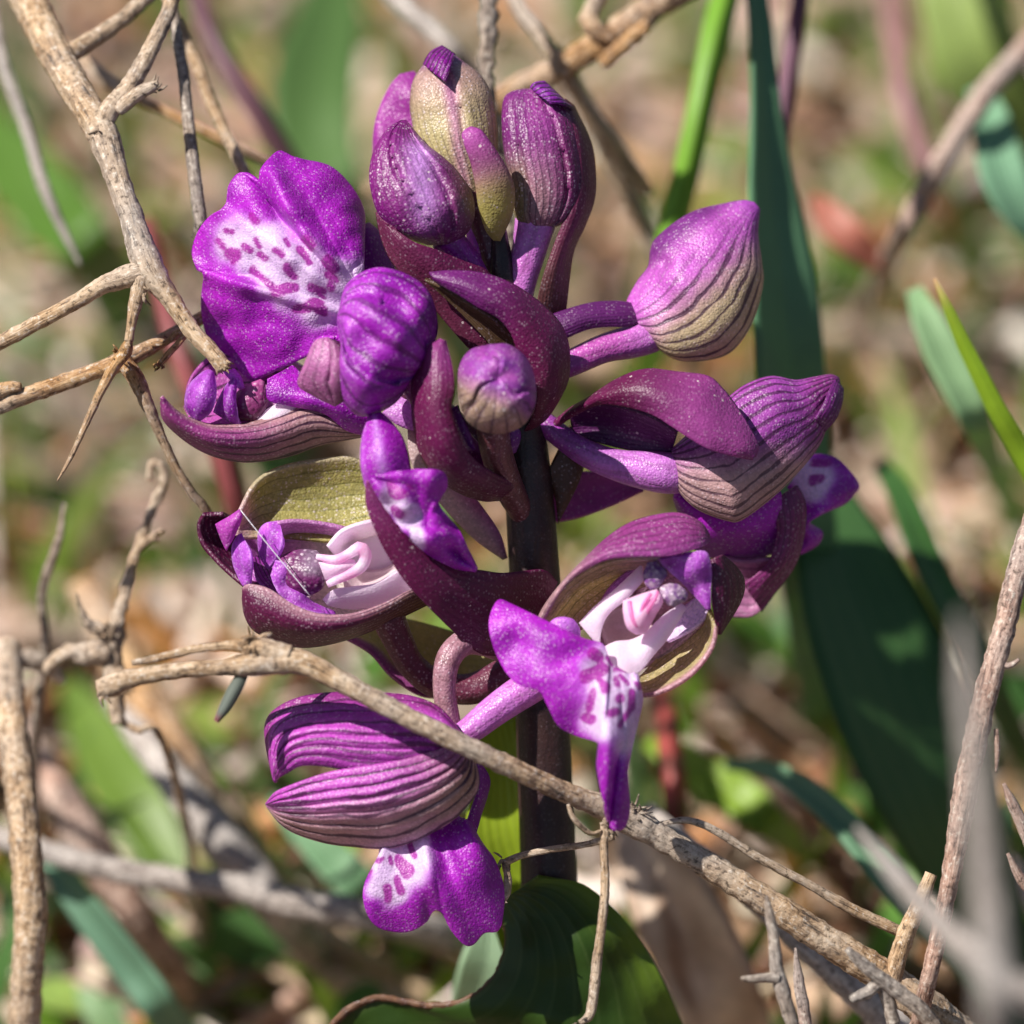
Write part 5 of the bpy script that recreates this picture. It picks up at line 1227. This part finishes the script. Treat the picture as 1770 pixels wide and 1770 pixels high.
rg = random.Random(21)
def depth_of(p):
    return S - (p - CAM).dot(fw)
def gz(x, y):
    return 2.2 * noise.noise(Vector((x * 0.03, y * 0.03, 1))) + 0.9 * noise.noise(Vector((x * 0.13, y * 0.13, 5))) - 0.6
def jit(c, a=.25):
    k = 1 + rg.uniform(-a, a)
    return tuple(max(0, x * k * (1 + rg.uniform(-.08, .08))) for x in c)
TANS = [srgb(206, 178, 156), srgb(190, 160, 138), srgb(172, 150, 136), srgb(196, 170, 158), srgb(150, 120, 96), srgb(200, 150, 104), srgb(214, 198, 184), srgb(110, 80, 60), srgb(170, 120, 80), srgb(230, 216, 204), srgb(222, 204, 190)]
GREENS = [srgb(100, 136, 46), srgb(82, 120, 50), srgb(122, 150, 62), srgb(70, 104, 54), srgb(112, 146, 104), srgb(140, 160, 80)]
lit, gra, lvs = Bag(), Bag(), Bag()

def spot(spread=1.0):
    while True:
        y = rg.uniform(-40, 230)
        hw = 46 + .12 * max(0, y)
        x = rg.uniform(-hw, hw) * spread
        return x, y
# dead stems and bark scraps
for i in range(5200):
    x, y = spot(1.25)
    z = gz(x, y) + rg.uniform(.2, 5) * rg.random()
    a = rg.uniform(0, math.pi)
    e = rg.gauss(0, .22)
    dr = Vector((math.cos(a) * math.cos(e), math.sin(a) * math.cos(e), math.sin(e)))
    ln = rg.uniform(2.5, 16) * (1 if rg.random() < .8 else 1.8)
    c0 = Vector((x, y, z + abs(math.sin(e)) * ln * .5))
    side = dr.cross(Vector((0, 0, 1))).normalized()
    bend = side * rg.gauss(0, ln * .08)
    pts = [c0 - dr * ln / 2, c0 + bend, c0 + dr * ln / 2]
    if max(depth_of(p) for p in pts) > -16 and abs(x) < 60:
        pts = [p - Vector((0, 0, max(0, p.z - 4))) for p in pts]
    lit.stick(pts, rg.choice((.25, .35, .5, .7, 1.0)) * rg.uniform(.7, 1.2), jit(rg.choice(TANS)))
# flakes of dead leaf
for i in range(4200):
    x, y = spot(1.25)
    a = rg.uniform(0, 6.28)
    nr = Vector((rg.gauss(0, .45), rg.gauss(0, .45), 1)).normalized()
    dr = Vector((math.cos(a), math.sin(a), 0))
    dr = (dr - nr * dr.dot(nr)).normalized()
    lit.leaf(Vector((x, y, gz(x, y) + rg.uniform(.1, 2.4))), dr, nr, rg.uniform(2, 7), rg.uniform(.6, 2.2), jit(rg.choice(TANS)))
# little green leaves of herbs, in patches
def green_density(x, y):
    return .5 + .8 * noise.noise(Vector((x * .035 + 4, y * .03, 9)))
for i in range(4200):
    x, y = spot(1.25)
    if rg.random() > green_density(x, y) * 1.0:
        continue
    a = rg.uniform(0, 6.28)
    nr = Vector((rg.gauss(0, .5), rg.gauss(-.2, .5), 1)).normalized()
    dr = Vector((math.cos(a), math.sin(a), rg.uniform(-.2, .6)))
    dr = (dr - nr * dr.dot(nr)).normalized()
    z = gz(x, y) + rg.uniform(.5, 9) * rg.random()
    p = Vector((x, y, z))
    if depth_of(p) > -18:
        continue
    c = jit(rg.choice(GREENS))
    lvs.leaf(p, dr, nr, rg.uniform(2, 7), rg.uniform(.6, 1.9), c)
# grass
for i in range(1900):
    x, y = spot(1.3)
    if rg.random() > .35 + .65 * green_density(x + 30, y):
        continue
    h = rg.uniform(6, 30) * (.5 + .5 * rg.random())
    a = rg.uniform(0, 6.28)
    lean = rg.uniform(.1, .9)
    b0 = Vector((x, y, gz(x, y) - .4))
    top = b0 + Vector((math.cos(a) * lean * h, math.sin(a) * lean * h, h))
    if depth_of(top) > -20:
        k = .35
        top = b0 + (top - b0) * k
        if depth_of(top) > -14:
            continue
    m = b0 * .45 + top * .55 + Vector((-math.cos(a), -math.sin(a), 0)) * h * lean * .22
    m1 = b0 * .75 + m * .25
    m1 = (b0 + m) / 2 + Vector((-math.cos(a), -math.sin(a), 0)) * h * lean * .06
    m2 = (m + top) / 2 + Vector((0, 0, h * .05))
    wd = rg.uniform(.35, 1.1)
    a2 = rg.uniform(0, 3.14)
    side = Vector((math.cos(a2), math.sin(a2), 0))
    c = jit(rg.choice(GREENS) if rg.random() < .8 else rg.choice(TANS))
    gra.strip([b0, m1, m, m2, top], [wd * .8, wd, wd * .95, wd * .6, .03], side, c)
lit.build('leaf_litter', M_STUFF, 'dry tan litter of dead stems and leaf flakes on the soil', 'litter')
lvs.build('small_herbs', M_GRASS, 'low green herb leaves scattered over the dry litter', 'herbs')
gra.build('short_grass', M_GRASS, 'short green grass growing up through the dry litter', 'grass')

# origin of the orchid empty at the foot of its stem (children keep their places)
foot = W(gx, gy, G(gx, gy)) * .001
orchid.location = foot
for o in bpy.data.objects:
    if o.parent == orchid:
        o.matrix_parent_inverse = Matrix.Translation(-foot)
